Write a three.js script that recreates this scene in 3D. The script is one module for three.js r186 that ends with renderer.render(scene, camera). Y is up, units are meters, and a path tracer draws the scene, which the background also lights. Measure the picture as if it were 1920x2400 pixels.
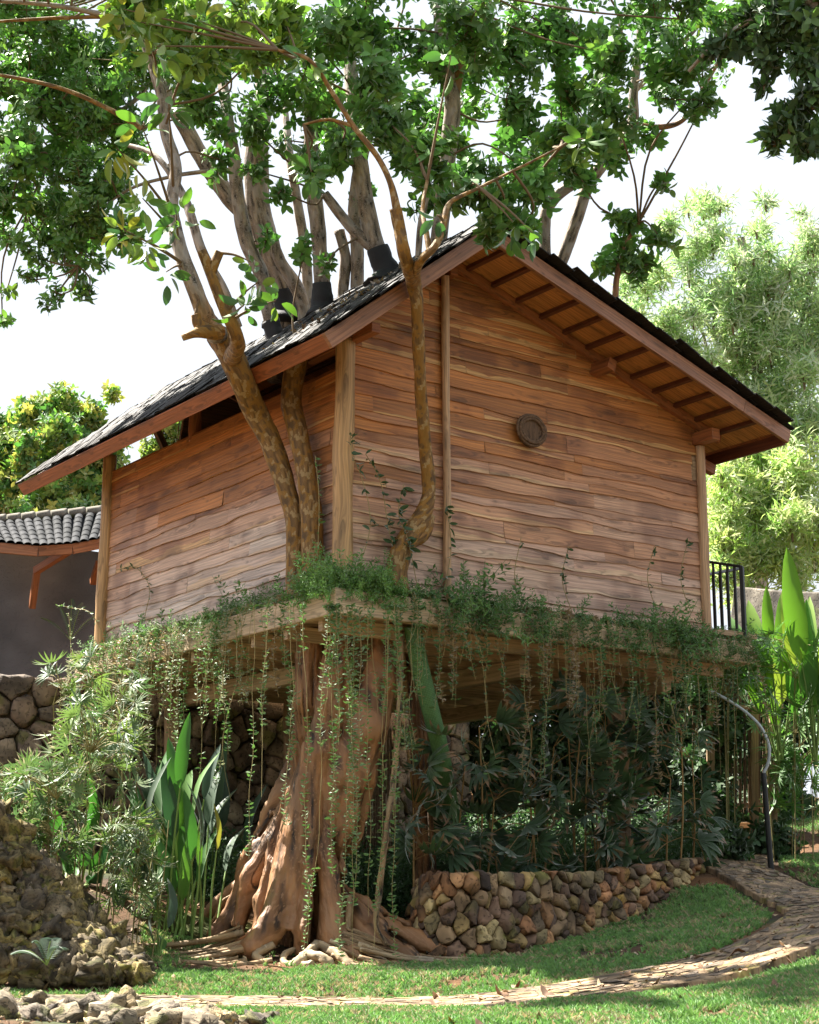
import * as THREE from 'three';
import { mergeGeometries, mergeVertices } from 'three/addons/utils/BufferGeometryUtils.js';
import { RoundedBoxGeometry } from 'three/addons/geometries/RoundedBoxGeometry.js';
import { MarchingCubes } from 'three/addons/objects/MarchingCubes.js';
import { ImprovedNoise } from 'three/addons/math/ImprovedNoise.js';

// ------------------------------------------------------------------ camera, sky, sun, exposure
const scene = new THREE.Scene();
const V = (x, y, z) => new THREE.Vector3(x, y, z);
const FOC = 3912.65, YAW = 0.6304925, PIT = 0.2353649;
const fwd = V(Math.sin(YAW) * Math.cos(PIT), Math.sin(PIT), -Math.cos(YAW) * Math.cos(PIT));
const rgt = V(Math.cos(YAW), 0, Math.sin(YAW));
const upv = V().crossVectors(rgt, fwd);
const rayDir = (x, y) => fwd.clone().addScaledVector(rgt, (x - 960) / FOC).addScaledVector(upv, -(y - 1200) / FOC);
const CORNER = rayDir(772, 1441).multiplyScalar(15);          // platform corner, seen from the camera
const CAM = V(-CORNER.x, 0.5, -CORNER.z);                      // the corner stands over the origin
const YC = 0.5 + CORNER.y;                                     // height of the underside of the platform
const W = (x, y, d) => rayDir(x, y).multiplyScalar(d).add(CAM);        // a direction in the photograph and a distance
const P = (x, y, d) => W(x * 1.11304, y * 1.11304, d);
const camera = new THREE.PerspectiveCamera(2 * Math.atan(1200 / FOC) * 180 / Math.PI, 0.8, 0.1, 600);
camera.position.copy(CAM); camera.lookAt(CAM.clone().add(fwd)); scene.add(camera);

const renderer = new THREE.WebGLRenderer({ antialias: true });
renderer.toneMapping = THREE.LinearToneMapping;
renderer.toneMappingExposure = 4.9;
renderer.shadowMap.enabled = true;

const SUNAZ = 57 * Math.PI / 180, SUNEL = 56 * Math.PI / 180;   // left of the view direction, above the horizon
const hf = V(Math.sin(YAW), 0, -Math.cos(YAW));
const sunDir = hf.clone().multiplyScalar(Math.cos(SUNAZ)).addScaledVector(rgt, -Math.sin(SUNAZ)).multiplyScalar(Math.cos(SUNEL)).add(V(0, Math.sin(SUNEL), 0)).normalize();
const sun = new THREE.DirectionalLight(new THREE.Color(1, 0.94, 0.84), 5);
sun.position.copy(sunDir).multiplyScalar(60); sun.target.position.set(0, 0, 0);
sun.castShadow = true; sun.shadow.mapSize.set(4096, 4096);
Object.assign(sun.shadow.camera, { left: -22, right: 22, top: 22, bottom: -22, near: 1, far: 140 });
scene.add(sun, sun.target);
{
  const w = 256, h = 128, data = new Float32Array(w * h * 4);
  for (let j = 0; j < h; j++) for (let i = 0; i < w; i++) {
    const el = ((j + 0.5) / h - 0.5) * Math.PI, t = Math.max(0, Math.sin(el)), k = (j * w + i) * 4, s = 0.25;
    const a = Math.pow(1 - t, 1.5);                            // hazy white low down, a little bluer overhead
    data[k] = s * (0.80 + 0.08 * a); data[k + 1] = s * (0.88 + 0.04 * a); data[k + 2] = s * 1.0; data[k + 3] = 1;
  }
  const t = new THREE.DataTexture(data, w, h, THREE.RGBAFormat, THREE.FloatType);
  t.mapping = THREE.EquirectangularReflectionMapping; t.magFilter = THREE.LinearFilter; t.minFilter = THREE.LinearFilter; t.needsUpdate = true;
  scene.background = t; scene.environment = t;
}

// ------------------------------------------------------------------ helpers
let SEED = 7;
function rng(s) { let a = s >>> 0; return () => { a = (a + 0x6D2B79F5) | 0; let t = Math.imul(a ^ (a >>> 15), 1 | a); t = (t + Math.imul(t ^ (t >>> 7), 61 | t)) ^ t; return ((t ^ (t >>> 14)) >>> 0) / 4294967296; }; }
let R = rng(12345);
const rr = (a, b) => a + (b - a) * R(), gs = () => (R() + R() + R() + R() - 2) * 0.87, pick = (a) => a[Math.floor(R() * a.length)];
const lerp = (a, b, t) => a + (b - a) * t, clamp = (x, a = 0, b = 1) => Math.min(b, Math.max(a, x)), sstep = (a, b, x) => { const t = clamp((x - a) / (b - a)); return t * t * (3 - 2 * t); };
const IN = new ImprovedNoise(), nz = (x, y, z = 0.5) => IN.noise(x, y, z);
const fbm = (x, y, z, o = 4) => { let s = 0, a = 0.5; for (let i = 0; i < o; i++) { s += a * IN.noise(x, y, z); x *= 2.03; y *= 2.01; z *= 2.02; a *= 0.5; } return s; };
const C = (r, g, b) => new THREE.Color().setRGB(r, g, b);
const names = {};
const numbered = (n) => { const k = names[n] = (names[n] ?? -1) + 1; return k ? n + '_' + String(k).padStart(3, '0') : n; };
const shade = (o) => { o.castShadow = true; o.receiveShadow = true; return o; };
function tag(o, label, category, group, kind) { o.userData.label = label; if (category) o.userData.category = category; if (group) o.userData.group = group; if (kind) o.userData.kind = kind; return o; }
function thing(name, label, category, group, pos) { const o = new THREE.Group(); o.name = numbered(name); if (pos) o.position.copy(pos); scene.add(o); return tag(o, label, category, group); }
function part(name, geo, mat, parent) { const o = shade(new THREE.Mesh(geo, mat)); o.name = name; if (parent) parent.add(o); return o; }
function top(name, geo, mat, label, category, group) { const o = part(numbered(name), geo, mat, scene); return tag(o, label, category, group); }
function structure(name, geo, mat, label) { const o = part(numbered(name), geo, mat, scene); o.userData.kind = 'structure'; if (label) o.userData.label = label; return o; }
function copies(name, geo, mat, list, parent, cols) {
  const o = shade(new THREE.InstancedMesh(geo, mat, list.length)); o.name = name; o.userData.kind = 'stuff';
  list.forEach((m, i) => { o.setMatrixAt(i, m); if (cols) o.setColorAt(i, cols[i]); }); (parent ?? scene).add(o); return o;
}
const YAX = V(0, 1, 0);
function xform(pos, dir, roll, s) {                            // +Y of the piece goes along dir
  const q = new THREE.Quaternion().setFromUnitVectors(YAX, dir.clone().normalize()).multiply(new THREE.Quaternion().setFromAxisAngle(YAX, roll));
  return new THREE.Matrix4().compose(pos, q, typeof s === 'number' ? V(s, s, s) : s);
}
const merge = (l) => mergeGeometries(l.map((g) => g.index ? g.toNonIndexed() : g), false);
const bare = (g) => { for (const k of Object.keys(g.attributes)) if (!['position', 'normal', 'uv', 'color'].includes(k)) g.deleteAttribute(k); return g; };
function tint(g, c) { const n = g.attributes.position.count, a = new Float32Array(n * 3); for (let i = 0; i < n; i++) { a[i * 3] = c.r; a[i * 3 + 1] = c.g; a[i * 3 + 2] = c.b; } g.setAttribute('color', new THREE.BufferAttribute(a, 3)); return g; }
function boxUV(g, ox = 0, oy = 0) {                              // uv in metres, u along the local x axis
  g = g.index ? g.toNonIndexed() : g; const p = g.attributes.position, uv = new Float32Array(p.count * 2), a = V(), b = V(), c = V();
  for (let i = 0; i < p.count; i += 3) {
    a.fromBufferAttribute(p, i); b.fromBufferAttribute(p, i + 1); c.fromBufferAttribute(p, i + 2);
    const n = b.clone().sub(a).cross(c.clone().sub(a)), ax = Math.abs(n.x), ay = Math.abs(n.y), az = Math.abs(n.z);
    [a, b, c].forEach((v, k) => { const q = ax > ay && ax > az ? [v.z, v.y] : ay > az ? [v.x, v.z] : [v.x, v.y]; uv[(i + k) * 2] = q[0] + ox; uv[(i + k) * 2 + 1] = q[1] + oy; });
  }
  g.setAttribute('uv', new THREE.BufferAttribute(uv, 2)); return g;
}
function beamGeo(p0, p1, w, h, up = YAX, bev = 0.006) {          // board from p0 to p1; h along up, w across
  const d = p1.clone().sub(p0), L = d.length(); d.normalize();
  const z = V().crossVectors(d, up).normalize(), y = V().crossVectors(z, d);
  const g = boxUV(new RoundedBoxGeometry(L, h, w, 1, Math.min(bev, w * 0.3, h * 0.3)), R() * 7, R() * 7);
  const m = new THREE.Matrix4().makeBasis(d, y, z).setPosition(p0.clone().add(p1).multiplyScalar(0.5)); g.applyMatrix4(m); return g;
}
function tube(pts, radii, seg = 24, rad = 10, rough = 0.06, freq = 3, swap = false) {
  const cv = new THREE.CatmullRomCurve3(pts, false, 'centripetal'), n = pts.length, pos = [], uv = [], idx = []; let nrm = null, prev = null, len = 0;
  const s0 = R() * 50;
  for (let i = 0; i <= seg; i++) {
    const t = i / seg, p = cv.getPoint(t), T = cv.getTangent(t);
    if (!nrm) { nrm = Math.abs(T.y) > 0.9 ? V(1, 0, 0) : V(0, 1, 0); nrm.addScaledVector(T, -nrm.dot(T)).normalize(); } else { nrm.addScaledVector(T, -nrm.dot(T)).normalize(); len += p.distanceTo(prev); }
    prev = p; const B = V().crossVectors(T, nrm), f = t * (n - 1), k = Math.min(n - 2, Math.floor(f)), r0 = lerp(radii[k], radii[k + 1], f - k);
    for (let j = 0; j <= rad; j++) {
      const a = j / rad * Math.PI * 2, ca = Math.cos(a), sa = Math.sin(a), r = r0 * (1 + rough * 2 * nz(ca * 1.3 + s0, sa * 1.3, len * freq) + rough * nz(ca * 4, sa * 4 + s0, len * freq * 3));
      pos.push(p.x + (nrm.x * ca + B.x * sa) * r, p.y + (nrm.y * ca + B.y * sa) * r, p.z + (nrm.z * ca + B.z * sa) * r); { const q = j / rad * Math.max(0.1, Math.PI * 2 * r0); swap ? uv.push(len, q) : uv.push(q, len); }
    }
  }
  for (let i = 0; i < seg; i++) for (let j = 0; j < rad; j++) { const a = i * (rad + 1) + j, b = a + rad + 1; idx.push(a, a + 1, b, b, a + 1, b + 1); }
  for (const e of [0, seg]) { const p = cv.getPoint(e / seg), c = pos.length / 3; pos.push(p.x, p.y, p.z); uv.push(0, 0); for (let j = 0; j < rad; j++) { const a = e * (rad + 1) + j; e ? idx.push(a, a + 1, c) : idx.push(a + 1, a, c); } }
  const g = new THREE.BufferGeometry(); g.setAttribute('position', new THREE.Float32BufferAttribute(pos, 3)); g.setAttribute('uv', new THREE.Float32BufferAttribute(uv, 2)); g.setIndex(idx); g.computeVertexNormals();
  const N = g.attributes.normal;
  for (let i = 0; i <= seg; i++) { const a = i * (rad + 1), b = a + rad, x = N.getX(a) + N.getX(b), y = N.getY(a) + N.getY(b), z = N.getZ(a) + N.getZ(b), l = Math.hypot(x, y, z) || 1; N.setXYZ(a, x / l, y / l, z / l); N.setXYZ(b, x / l, y / l, z / l); }
  return g;
}
// repeating value noise for textures
function lattice(px, py, seed) { const r = rng(seed), a = new Float32Array(px * py); for (let i = 0; i < a.length; i++) a[i] = r(); const mx = (q) => ((q % px) + px) % px, my = (q) => ((q % py) + py) % py; return (x, y) => { const xi = Math.floor(x), yi = Math.floor(y), fx = x - xi, fy = y - yi, u = fx * fx * (3 - 2 * fx), v = fy * fy * (3 - 2 * fy), g = (i, j) => a[my(j) * px + mx(i)]; return lerp(lerp(g(xi, yi), g(xi + 1, yi), u), lerp(g(xi, yi + 1), g(xi + 1, yi + 1), u), v); }; }
function tfbm(seed, oct, sx = 1, sy = 1, base = 4) { const L = []; for (let o = 0; o < oct; o++) { const kx = Math.min(200, base * sx * 2 ** o), ky = Math.min(200, base * sy * 2 ** o); L.push([lattice(kx, ky, seed + o * 17), kx, ky, 0.5 ** (o + 1)]); } return (u, v) => { let s = 0, t = 0; for (const [f, kx, ky, w] of L) { s += w * f(u * kx, v * ky); t += w; } return s / t; }; }
function tex(n, fn, rep, srgb = true) {
  const d = new Uint8Array(n * n * 4);
  for (let j = 0; j < n; j++) for (let i = 0; i < n; i++) { const c = fn(i / n, j / n), k = (j * n + i) * 4; for (let q = 0; q < 3; q++) d[k + q] = clamp(c[q]) * 255; d[k + 3] = 255; }
  const t = new THREE.DataTexture(d, n, n); t.wrapS = t.wrapT = THREE.RepeatWrapping; t.magFilter = THREE.LinearFilter; t.minFilter = THREE.LinearMipmapLinearFilter; t.generateMipmaps = true; if (srgb) t.colorSpace = THREE.SRGBColorSpace; t.repeat.set(rep[0], rep[1]); t.needsUpdate = true; return t;
}
const g3 = (v) => [v, v, v];

// ------------------------------------------------------------------ materials
const M = {};
{
  const a = tfbm(11, 4, 1, 16), b = tfbm(31, 3, 1, 4, 2), c = tfbm(51, 4, 2, 2), kn = [[0.2, 0.3], [0.7, 0.62], [0.45, 0.85]];
  const grain = (u, v) => { let w = 0; for (const [x, y] of kn) { const dx = (u - x) * 7, dy = (v - y) * 16; w += 0.16 * Math.exp(-(dx * dx + dy * dy)); } const vv = v + w + 0.03 * b(u, v); return [0.5 + 0.5 * Math.sin((vv * 34 + b(u, v) * 5) * 2), a(u, vv), b(u, v), c(u, v), w]; };
  M.grain = tex(512, (u, v) => { const [s, f, m, d, w] = grain(u, v); let k = 0.80 + 0.09 * s + 0.34 * (f - 0.42) + 0.24 * (m - 0.5) - 1.2 * w * w * 6; if (d > 0.7) k -= (d - 0.7) * 1.2; return [k, k * 0.965, k * 0.92]; }, [0.7, 2.2]);
  M.grainBump = tex(512, (u, v) => { const [s, f, m] = grain(u, v); return g3(0.5 * f + 0.2 * s + 0.2 * m); }, [0.7, 2.2], false);
  const bk = tfbm(71, 5, 3, 1), bl = tfbm(91, 4, 1, 1, 6), spk = tfbm(95, 2, 1, 1, 44);
  M.bark = tex(512, (u, v) => { const f = bk(u, v), l = bl(u, v); let k = 0.74 + 1.0 * (f - 0.45); if (f < 0.36) k -= (0.36 - f) * 1.8; const q = Math.max(sstep(0.58, 0.62, l), 1.2 * sstep(0.66, 0.74, spk(u, v))); return [lerp(k, 0.95, q * 0.6), lerp(k * 0.96, 0.97, q * 0.6), lerp(k * 0.9, 1, q * 0.6)]; }, [0.8, 0.8]);
  M.barkYellow = tex(512, (u, v) => { const f = bk(u, v), l = bl(v, u), m = bl(u + 0.3, v + 0.7); const k = 0.68 + 0.6 * (f - 0.45), q = sstep(0.5, 0.56, l), z = sstep(0.66, 0.7, m); return [lerp(lerp(k, 0.95, q * 0.6), 0.95, z), lerp(lerp(k * 0.9, 0.82, q * 0.6), 0.95, z), lerp(lerp(k * 0.7, 0.4, q * 0.6), 0.9, z)]; }, [1.1, 1.1]);
  M.barkBump = tex(512, (u, v) => g3(bk(u, v) * 0.7 + bl(u, v) * 0.3), [0.8, 0.8], false);
  const st = tfbm(111, 5, 1, 1, 4), sm = tfbm(131, 4, 1, 1, 3), pit = tfbm(151, 2, 1, 1, 32);
  M.stone = tex(512, (u, v) => { const f = st(u, v), p = pit(u, v); let k = 0.66 + 0.9 * (f - 0.45); if (p < 0.34) k *= 0.55 + p; const g = sstep(0.55, 0.68, sm(u, v)); return [lerp(k, k * 0.9, g), lerp(k * 0.96, k * 0.93, g), lerp(k * 0.9, k * 0.68, g)]; }, [1.3, 1.3]);
  M.stoneBump = tex(512, (u, v) => g3(st(u, v) * 0.6 + (pit(u, v) < 0.34 ? 0 : 0.3)), [1.3, 1.3], false);
  M.plaster = tex(512, (u, v) => { const k = 0.75 + 0.7 * (sm(u, v) - 0.45) + 0.15 * (st(u, v) - 0.5); return [k, k, k * 1.02]; }, [0.35, 0.35]);
  M.soil = tex(512, (u, v) => { const f = st(u, v), g = sm(v, u); const k = 0.62 + 0.9 * (f - 0.45), q = sstep(0.42, 0.6, g); return [lerp(k, k * 0.62, q), lerp(k * 0.8, k * 0.78, q), lerp(k * 0.6, k * 0.4, q)]; }, [0.4, 0.4]);
  M.mesh = tex(256, (u, v) => { const x = (u * 16) % 1, y = (v * 16) % 1, l = x < 0.22 || y < 0.22; const k = 0.8 + 0.2 * st(u, v); return l ? [0.62 * k, 0.8 * k, 0.6 * k] : [0.85 * k, 1 * k, 0.85 * k]; }, [4, 4]);
}
const SM = (o) => new THREE.MeshStandardMaterial(o), PM = (o) => new THREE.MeshPhysicalMaterial(o);
const wood = (r, g, b, rough = 0.62, vc = false) => SM({ color: C(r, g, b), map: M.grain, bumpMap: M.grainBump, bumpScale: 0.004, roughness: rough, vertexColors: vc });
M.plank = wood(1, 1, 1, 0.6, true);
M.post = wood(0.62, 0.40, 0.19, 0.6);
M.postPale = wood(0.62, 0.42, 0.26, 0.65);
M.fascia = wood(0.40, 0.135, 0.055, 0.5);
M.barge = wood(0.40, 0.20, 0.115, 0.5);
M.batten = wood(0.15, 0.05, 0.026, 0.55);
M.soffit = wood(0.62, 0.30, 0.095, 0.6);
M.rafter = wood(0.40, 0.155, 0.06, 0.55);
M.edge = wood(0.74, 0.59, 0.42, 0.7);
M.darkwood = wood(0.46, 0.33, 0.21, 0.8);
M.deck = wood(0.66, 0.51, 0.35, 0.75);
M.bamboo = wood(0.20, 0.14, 0.085, 0.7);
M.shingle = [0, 1, 2, 3].map((i) => PM({ specularIntensity: 0.5, color: C(0.026 + 0.012 * i, 0.025 + 0.012 * i, 0.026 + 0.0125 * i), map: M.grain, bumpMap: M.grainBump, bumpScale: 0.006, roughness: 0.6 + 0.08 * i }));
M.rubber = SM({ color: C(0.02, 0.02, 0.024), roughness: 0.75, bumpMap: M.stoneBump, bumpScale: 0.006 });
const re = (t, x, y) => { const q = t.clone(); q.repeat.set(x, y); q.needsUpdate = true; return q; };
M.barkTrunk = SM({ color: C(0.36, 0.185, 0.085), map: re(M.bark, 2.2, 1), bumpMap: re(M.barkBump, 2.2, 1), bumpScale: 0.04, roughness: 0.6 });
M.barkRoot = SM({ color: C(0.36, 0.25, 0.14), map: re(M.bark, 2, 1), bumpMap: re(M.barkBump, 2, 1), bumpScale: 0.012, roughness: 0.75 });
M.barkGrey = SM({ color: C(0.42, 0.36, 0.31), map: re(M.bark, 2.6, 2), bumpMap: re(M.barkBump, 2.6, 2), bumpScale: 0.02, roughness: 0.8 });
M.barkBrown = SM({ color: C(0.36, 0.24, 0.115), map: re(M.barkYellow, 3.2, 2.6), bumpMap: re(M.barkBump, 3.2, 2.6), bumpScale: 0.02, roughness: 0.75 });
M.twig = SM({ color: C(0.16, 0.11, 0.06), roughness: 0.9 });
M.stem = SM({ color: C(0.30, 0.24, 0.10), roughness: 0.8 });
M.stone1 = SM({ color: C(1, 1, 1), vertexColors: true, map: M.stone, bumpMap: M.stoneBump, bumpScale: 0.02, roughness: 0.9 });
M.mortar = SM({ color: C(0.16, 0.11, 0.07), map: M.stone, bumpMap: M.stoneBump, bumpScale: 0.02, roughness: 1 });
M.soilM = SM({ color: C(0.20, 0.15, 0.085), map: M.soil, bumpMap: M.stoneBump, bumpScale: 0.03, roughness: 1 });
const leafM = (o = {}) => PM({ color: C(1, 1, 1), roughness: 0.92, transmission: 0.48, thickness: 0, clearcoat: 0.55, clearcoatRoughness: 0.32, side: THREE.DoubleSide, ...o });
M.leaf = leafM();
M.leafV = leafM({ vertexColors: true });
M.leafDull = leafM({ clearcoat: 0.2, clearcoatRoughness: 0.5, transmission: 0.42 });
M.metal = SM({ color: C(0.02, 0.022, 0.024), roughness: 0.45, metalness: 0.3 });

// ------------------------------------------------------------------ leaf shapes
function leafGeo(L, Wd, o = {}) {                                // grows along +Y from the origin, faces +Z, folded on the midrib, bent back
  const n = o.n ?? 4, fold = o.fold ?? 0.25, bend = o.bend ?? 0.3, shape = o.shape ?? ((t) => Math.pow(Math.sin(Math.PI * Math.pow(t, 0.92)), 0.62)), pos = [], uv = [], idx = [], pet = o.petiole ?? 0;
  for (let i = 0; i <= n; i++) {
    const t = i / n, w = Wd / 2 * (i === n ? 0.02 : i === 0 ? 0.06 : shape(t)), a = bend * t, y = pet + L * t * (1 - 0.16 * a * a), z = -L * t * t * bend * 0.5 - (o.wave ?? 0) * Math.sin(t * 9);
    pos.push(-w, y, z + w * fold * 2, 0, y, z, w, y, z + w * fold * 2); uv.push(0, t, 0.5, t, 1, t);
    if (i) { const k = i * 3; idx.push(k - 3, k - 2, k, k, k - 2, k + 1, k - 2, k - 1, k + 1, k + 1, k - 1, k + 2); }
  }
  const g = new THREE.BufferGeometry(); g.setAttribute('position', new THREE.Float32BufferAttribute(pos, 3)); g.setAttribute('uv', new THREE.Float32BufferAttribute(uv, 2)); g.setIndex(idx); g.computeVertexNormals(); return g;
}
const placed = (g, m) => g.clone().applyMatrix4(m);
function clumpGeo(n, L, Wd, spread = 1, o = {}) {                // leaves in a spiral round a short twig along +Y
  const l = [];
  for (let i = 0; i < n; i++) {
    const t = i / n, a = i * 2.4 + R(), tilt = lerp(1.45, 0.5, t) * spread + rr(-0.25, 0.25), d = V(Math.sin(tilt) * Math.cos(a), Math.cos(tilt), Math.sin(tilt) * Math.sin(a)), s = rr(0.7, 1.1);
    const g = leafGeo(L, Wd, { bend: rr(0.1, 0.8), fold: rr(0.05, 0.22), n: 4, ...o });
    const z = V().crossVectors(V(-Math.sin(a), 0, Math.cos(a)), d).normalize(); if (z.y < 0) z.negate();
    const x = V().crossVectors(d, z); l.push(placed(g, new THREE.Matrix4().makeBasis(x.multiplyScalar(s), d.multiplyScalar(s), z.multiplyScalar(s)).setPosition(0, t * L * 1.1 - L * 0.6, 0)));
  }
  return merge(l);
}

// ------------------------------------------------------------------ ground: heights read off where things meet it
const PATH = [                                                    // far edge, near edge
  [[60, 2331, 12.7], [60, 2358, 11.1]], [[362, 2331, 12.6], [362, 2362, 10.8]], [[660, 2334, 12.4], [660, 2367, 10.6]], [[960, 2337, 12.2], [960, 2371, 10.4]], [[1200, 2318, 12.1], [1200, 2356, 10.3]],
  [[1450, 2278, 12.4], [1450, 2326, 10.3]], [[1683, 2223, 13], [1683, 2290, 10.6]], [[1795, 2172, 14], [1890, 2222, 11.4]], [[1839, 2139, 15], [2080, 2130, 13.8]], [[1828, 2123, 15.6], [2010, 2098, 16.6]],
  [[1785, 2102, 16.2], [1906, 2078, 17.7]], [[1728, 2070, 17], [1850, 2052, 18.4]], [[1670, 2036, 17.9], [1805, 2026, 19]], [[1636, 2014, 18.6], [1800, 2003, 19.9]], [[1620, 2006, 19.4], [1740, 1998, 20.6]]].map((s) => s.map((p) => W(...p)));
const TP = [];
const G = (x, y, d) => { const p = W(x, y, d); TP.push([p.x, p.z, p.y]); }, GY = (x, d, Y) => { const p = W(x, 1900, d); TP.push([p.x, p.z, Y]); };
PATH.forEach((s) => s.forEach((p) => TP.push([p.x, p.z, p.y])));
[[0, 2400, 8.3], [500, 2400, 8.8], [960, 2400, 8.9], [1400, 2400, 8.6], [1920, 2400, 7.8], [1700, 2340, 9.4], [1920, 2290, 9.9], [2200, 2290, 9.5]].forEach((p) => G(...p));
[[480, 2262, 15], [700, 2240, 15.2], [900, 2268, 14.8], [700, 2295, 14], [300, 2290, 14], [100, 2290, 14], [-150, 2290, 13.8], [1080, 2262, 14.8], [1250, 2240, 15.2], [1400, 2190, 16], [1640, 2115, 17.4], [1500, 2196, 14.8], [1720, 2146, 15.4], [1300, 2275, 13.4]].forEach((p) => G(...p));
[[1900, 2010, 19.8], [1850, 1950, 21.5], [2000, 1900, 22], [2200, 2000, 19]].forEach((p) => G(...p));
[[1750, 23.5, 1.55], [1950, 25, 2.1], [1400, 24, 1.6], [1000, 23, 1.3], [700, 18.5, 0.55], [1000, 18, 0.6], [1300, 19.5, 0.8], [450, 17, 0.6], [250, 16.5, 0.75], [50, 16, 0.9], [-200, 16, 1.0], [350, 18.5, 0.9], [100, 19, 1.3], [-250, 19, 1.6], [600, 19.8, 0.8]].forEach((p) => GY(...p));
[[-300, 22, 3.1], [0, 22.5, 3.1], [300, 23, 3.1], [600, 24, 3.1], [900, 26, 3.0], [1300, 30, 2.8], [1800, 32, 2.6], [2400, 30, 2.6], [-800, 24, 3], [-400, 30, 3.2], [600, 40, 3.2], [1500, 45, 3], [-600, 12, 0.3], [2600, 18, 0.6], [2600, 10, 0.2], [960, 4, -0.6], [0, 4, -0.7], [1920, 4, -0.5], [960, -6, -0.9]].forEach((p) => GY(...p));
[[966, 2225, 15.45], [1010, 2252, 15.0], [1090, 2258, 14.95], [1170, 2252, 15.1], [1250, 2242, 15.4], [1330, 2222, 15.8], [1400, 2198, 16.15], [1470, 2172, 16.6], [1540, 2145, 16.95], [1600, 2124, 17.4], [1640, 2110, 17.65], [1300, 2250, 14.6], [1450, 2205, 15.2], [1580, 2138, 16.9], [1690, 2088, 17.0]].forEach((p) => G(...p));
// dense samples of the path, to sink the soil below it
const pathAt = (u, v) => { const f = clamp(u) * (PATH.length - 1), k = Math.min(PATH.length - 2, Math.floor(f)), t = f - k, cr = (e) => { const q = (i) => PATH[clamp(i, 0, PATH.length - 1)][e], a = q(k - 1), b = q(k), c = q(k + 1), d = q(k + 2), h = (A, B, Cc, D) => 0.5 * (2 * B + (Cc - A) * t + (2 * A - 5 * B + 4 * Cc - D) * t * t + (3 * B - A - 3 * Cc + D) * t * t * t); return V(h(a.x, b.x, c.x, d.x), h(a.y, b.y, c.y, d.y), h(a.z, b.z, c.z, d.z)); }; return cr(0).lerp(cr(1), v); };
const PS = []; for (let i = 0; i <= 170; i++) for (let j = 0; j <= 10; j++) PS.push(pathAt(i / 170, j / 10));
const PB = new THREE.Box3().setFromPoints(PS);
function nearPath(x, z) { if (x < PB.min.x - 1 || x > PB.max.x + 1 || z < PB.min.z - 1 || z > PB.max.z + 1) return [9, 0]; let b = 9, y = 0; for (const p of PS) { const d = (p.x - x) ** 2 + (p.z - z) ** 2; if (d < b) { b = d; y = p.y; } } return [Math.sqrt(b), y]; }
function H0(x, z) {                                               // sloping plane fitted to the nearest known heights
  let w = 0, sx = 0, sz = 0, sy = 0; const k = TP.map(([a, b, y]) => { const d = (a - x) ** 2 + (b - z) ** 2, q = 1 / ((d + 0.9) * (d + 0.9)); w += q; sx += q * a; sz += q * b; sy += q * y; return q; });
  sx /= w; sz /= w; sy /= w; let xx = 0.25 * w, xz = 0, zz = 0.25 * w, xy = 0, zy = 0;
  TP.forEach(([a, b, y], i) => { const q = k[i], u = a - sx, v = b - sz, t = y - sy; xx += q * u * u; xz += q * u * v; zz += q * v * v; xy += q * u * t; zy += q * v * t; });
  const D = xx * zz - xz * xz, A = (xy * zz - zy * xz) / D, B = (zy * xx - xy * xz) / D, far = Math.exp(-((x - sx) ** 2 + (z - sz) ** 2) / 30);
  return sy + far * (A * (x - sx) + B * (z - sz)) + 0.02 * nz(x * 1.3, z * 1.3, 3) + 0.01 * nz(x * 4, z * 4, 9);
}
function H(x, z) { const h = H0(x, z), [d, y] = nearPath(x, z); return d < 0.9 ? lerp(y - 0.055, h, sstep(0.1, 0.9, d)) : h; }
{
  const n = 240, pos = [], uv = [], idx = [], sp = (t) => { t = t * 2 - 1; return Math.sign(t) * (14 * Math.abs(t) + 160 * Math.abs(t) ** 7); };
  for (let j = 0; j <= n; j++) for (let i = 0; i <= n; i++) { const x = 0 + sp(i / n), z = 0 + sp(j / n); pos.push(x, H(x, z), z); uv.push(x, z); if (i && j) { const a = j * (n + 1) + i; idx.push(a, a - n - 1, a - n - 2, a, a - n - 2, a - 1); } }
  const g = new THREE.BufferGeometry(); g.setAttribute('position', new THREE.Float32BufferAttribute(pos, 3)); g.setAttribute('uv', new THREE.Float32BufferAttribute(uv, 2)); g.setIndex(idx); g.computeVertexNormals();
  structure('ground', g, M.soilM, 'sloping garden soil under lawn and planting');
}

// ------------------------------------------------------------------ rubble: cells of a plane cut by the lines between neighbouring seeds
function cells(pts, poly) {
  return pts.map(([x, y], i) => {
    let c = poly.map((p) => [...p]);
    for (let j = 0; j < pts.length && c.length; j++) {
      if (j === i) continue; const [a, b] = pts[j]; if (Math.hypot(a - x, b - y) > 3.5) continue;
      const mx = (a + x) / 2, my = (b + y) / 2, nx = a - x, ny = b - y, out = [];
      for (let k = 0; k < c.length; k++) { const p = c[k], q = c[(k + 1) % c.length], dp = (p[0] - mx) * nx + (p[1] - my) * ny, dq = (q[0] - mx) * nx + (q[1] - my) * ny; if (dp <= 0) out.push(p); if ((dp < 0 && dq > 0) || (dp > 0 && dq < 0)) { const t = dp / (dp - dq); out.push([lerp(p[0], q[0], t), lerp(p[1], q[1], t)]); } }
      c = out;
    }
    return c;
  });
}
function scatter(w, h, s, jit = 0.5) { const l = []; const rows = Math.max(1, Math.round(h / (s * 0.9))); for (let j = 0; j < rows; j++) { const n = Math.round(w / s); for (let i = 0; i < n; i++) l.push([(i + 0.5 + (j % 2 ? 0.25 : -0.25) + rr(-jit, jit)) * w / n, (j + 0.5 + rr(-jit, jit)) * h / rows]); } return l; }
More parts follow.
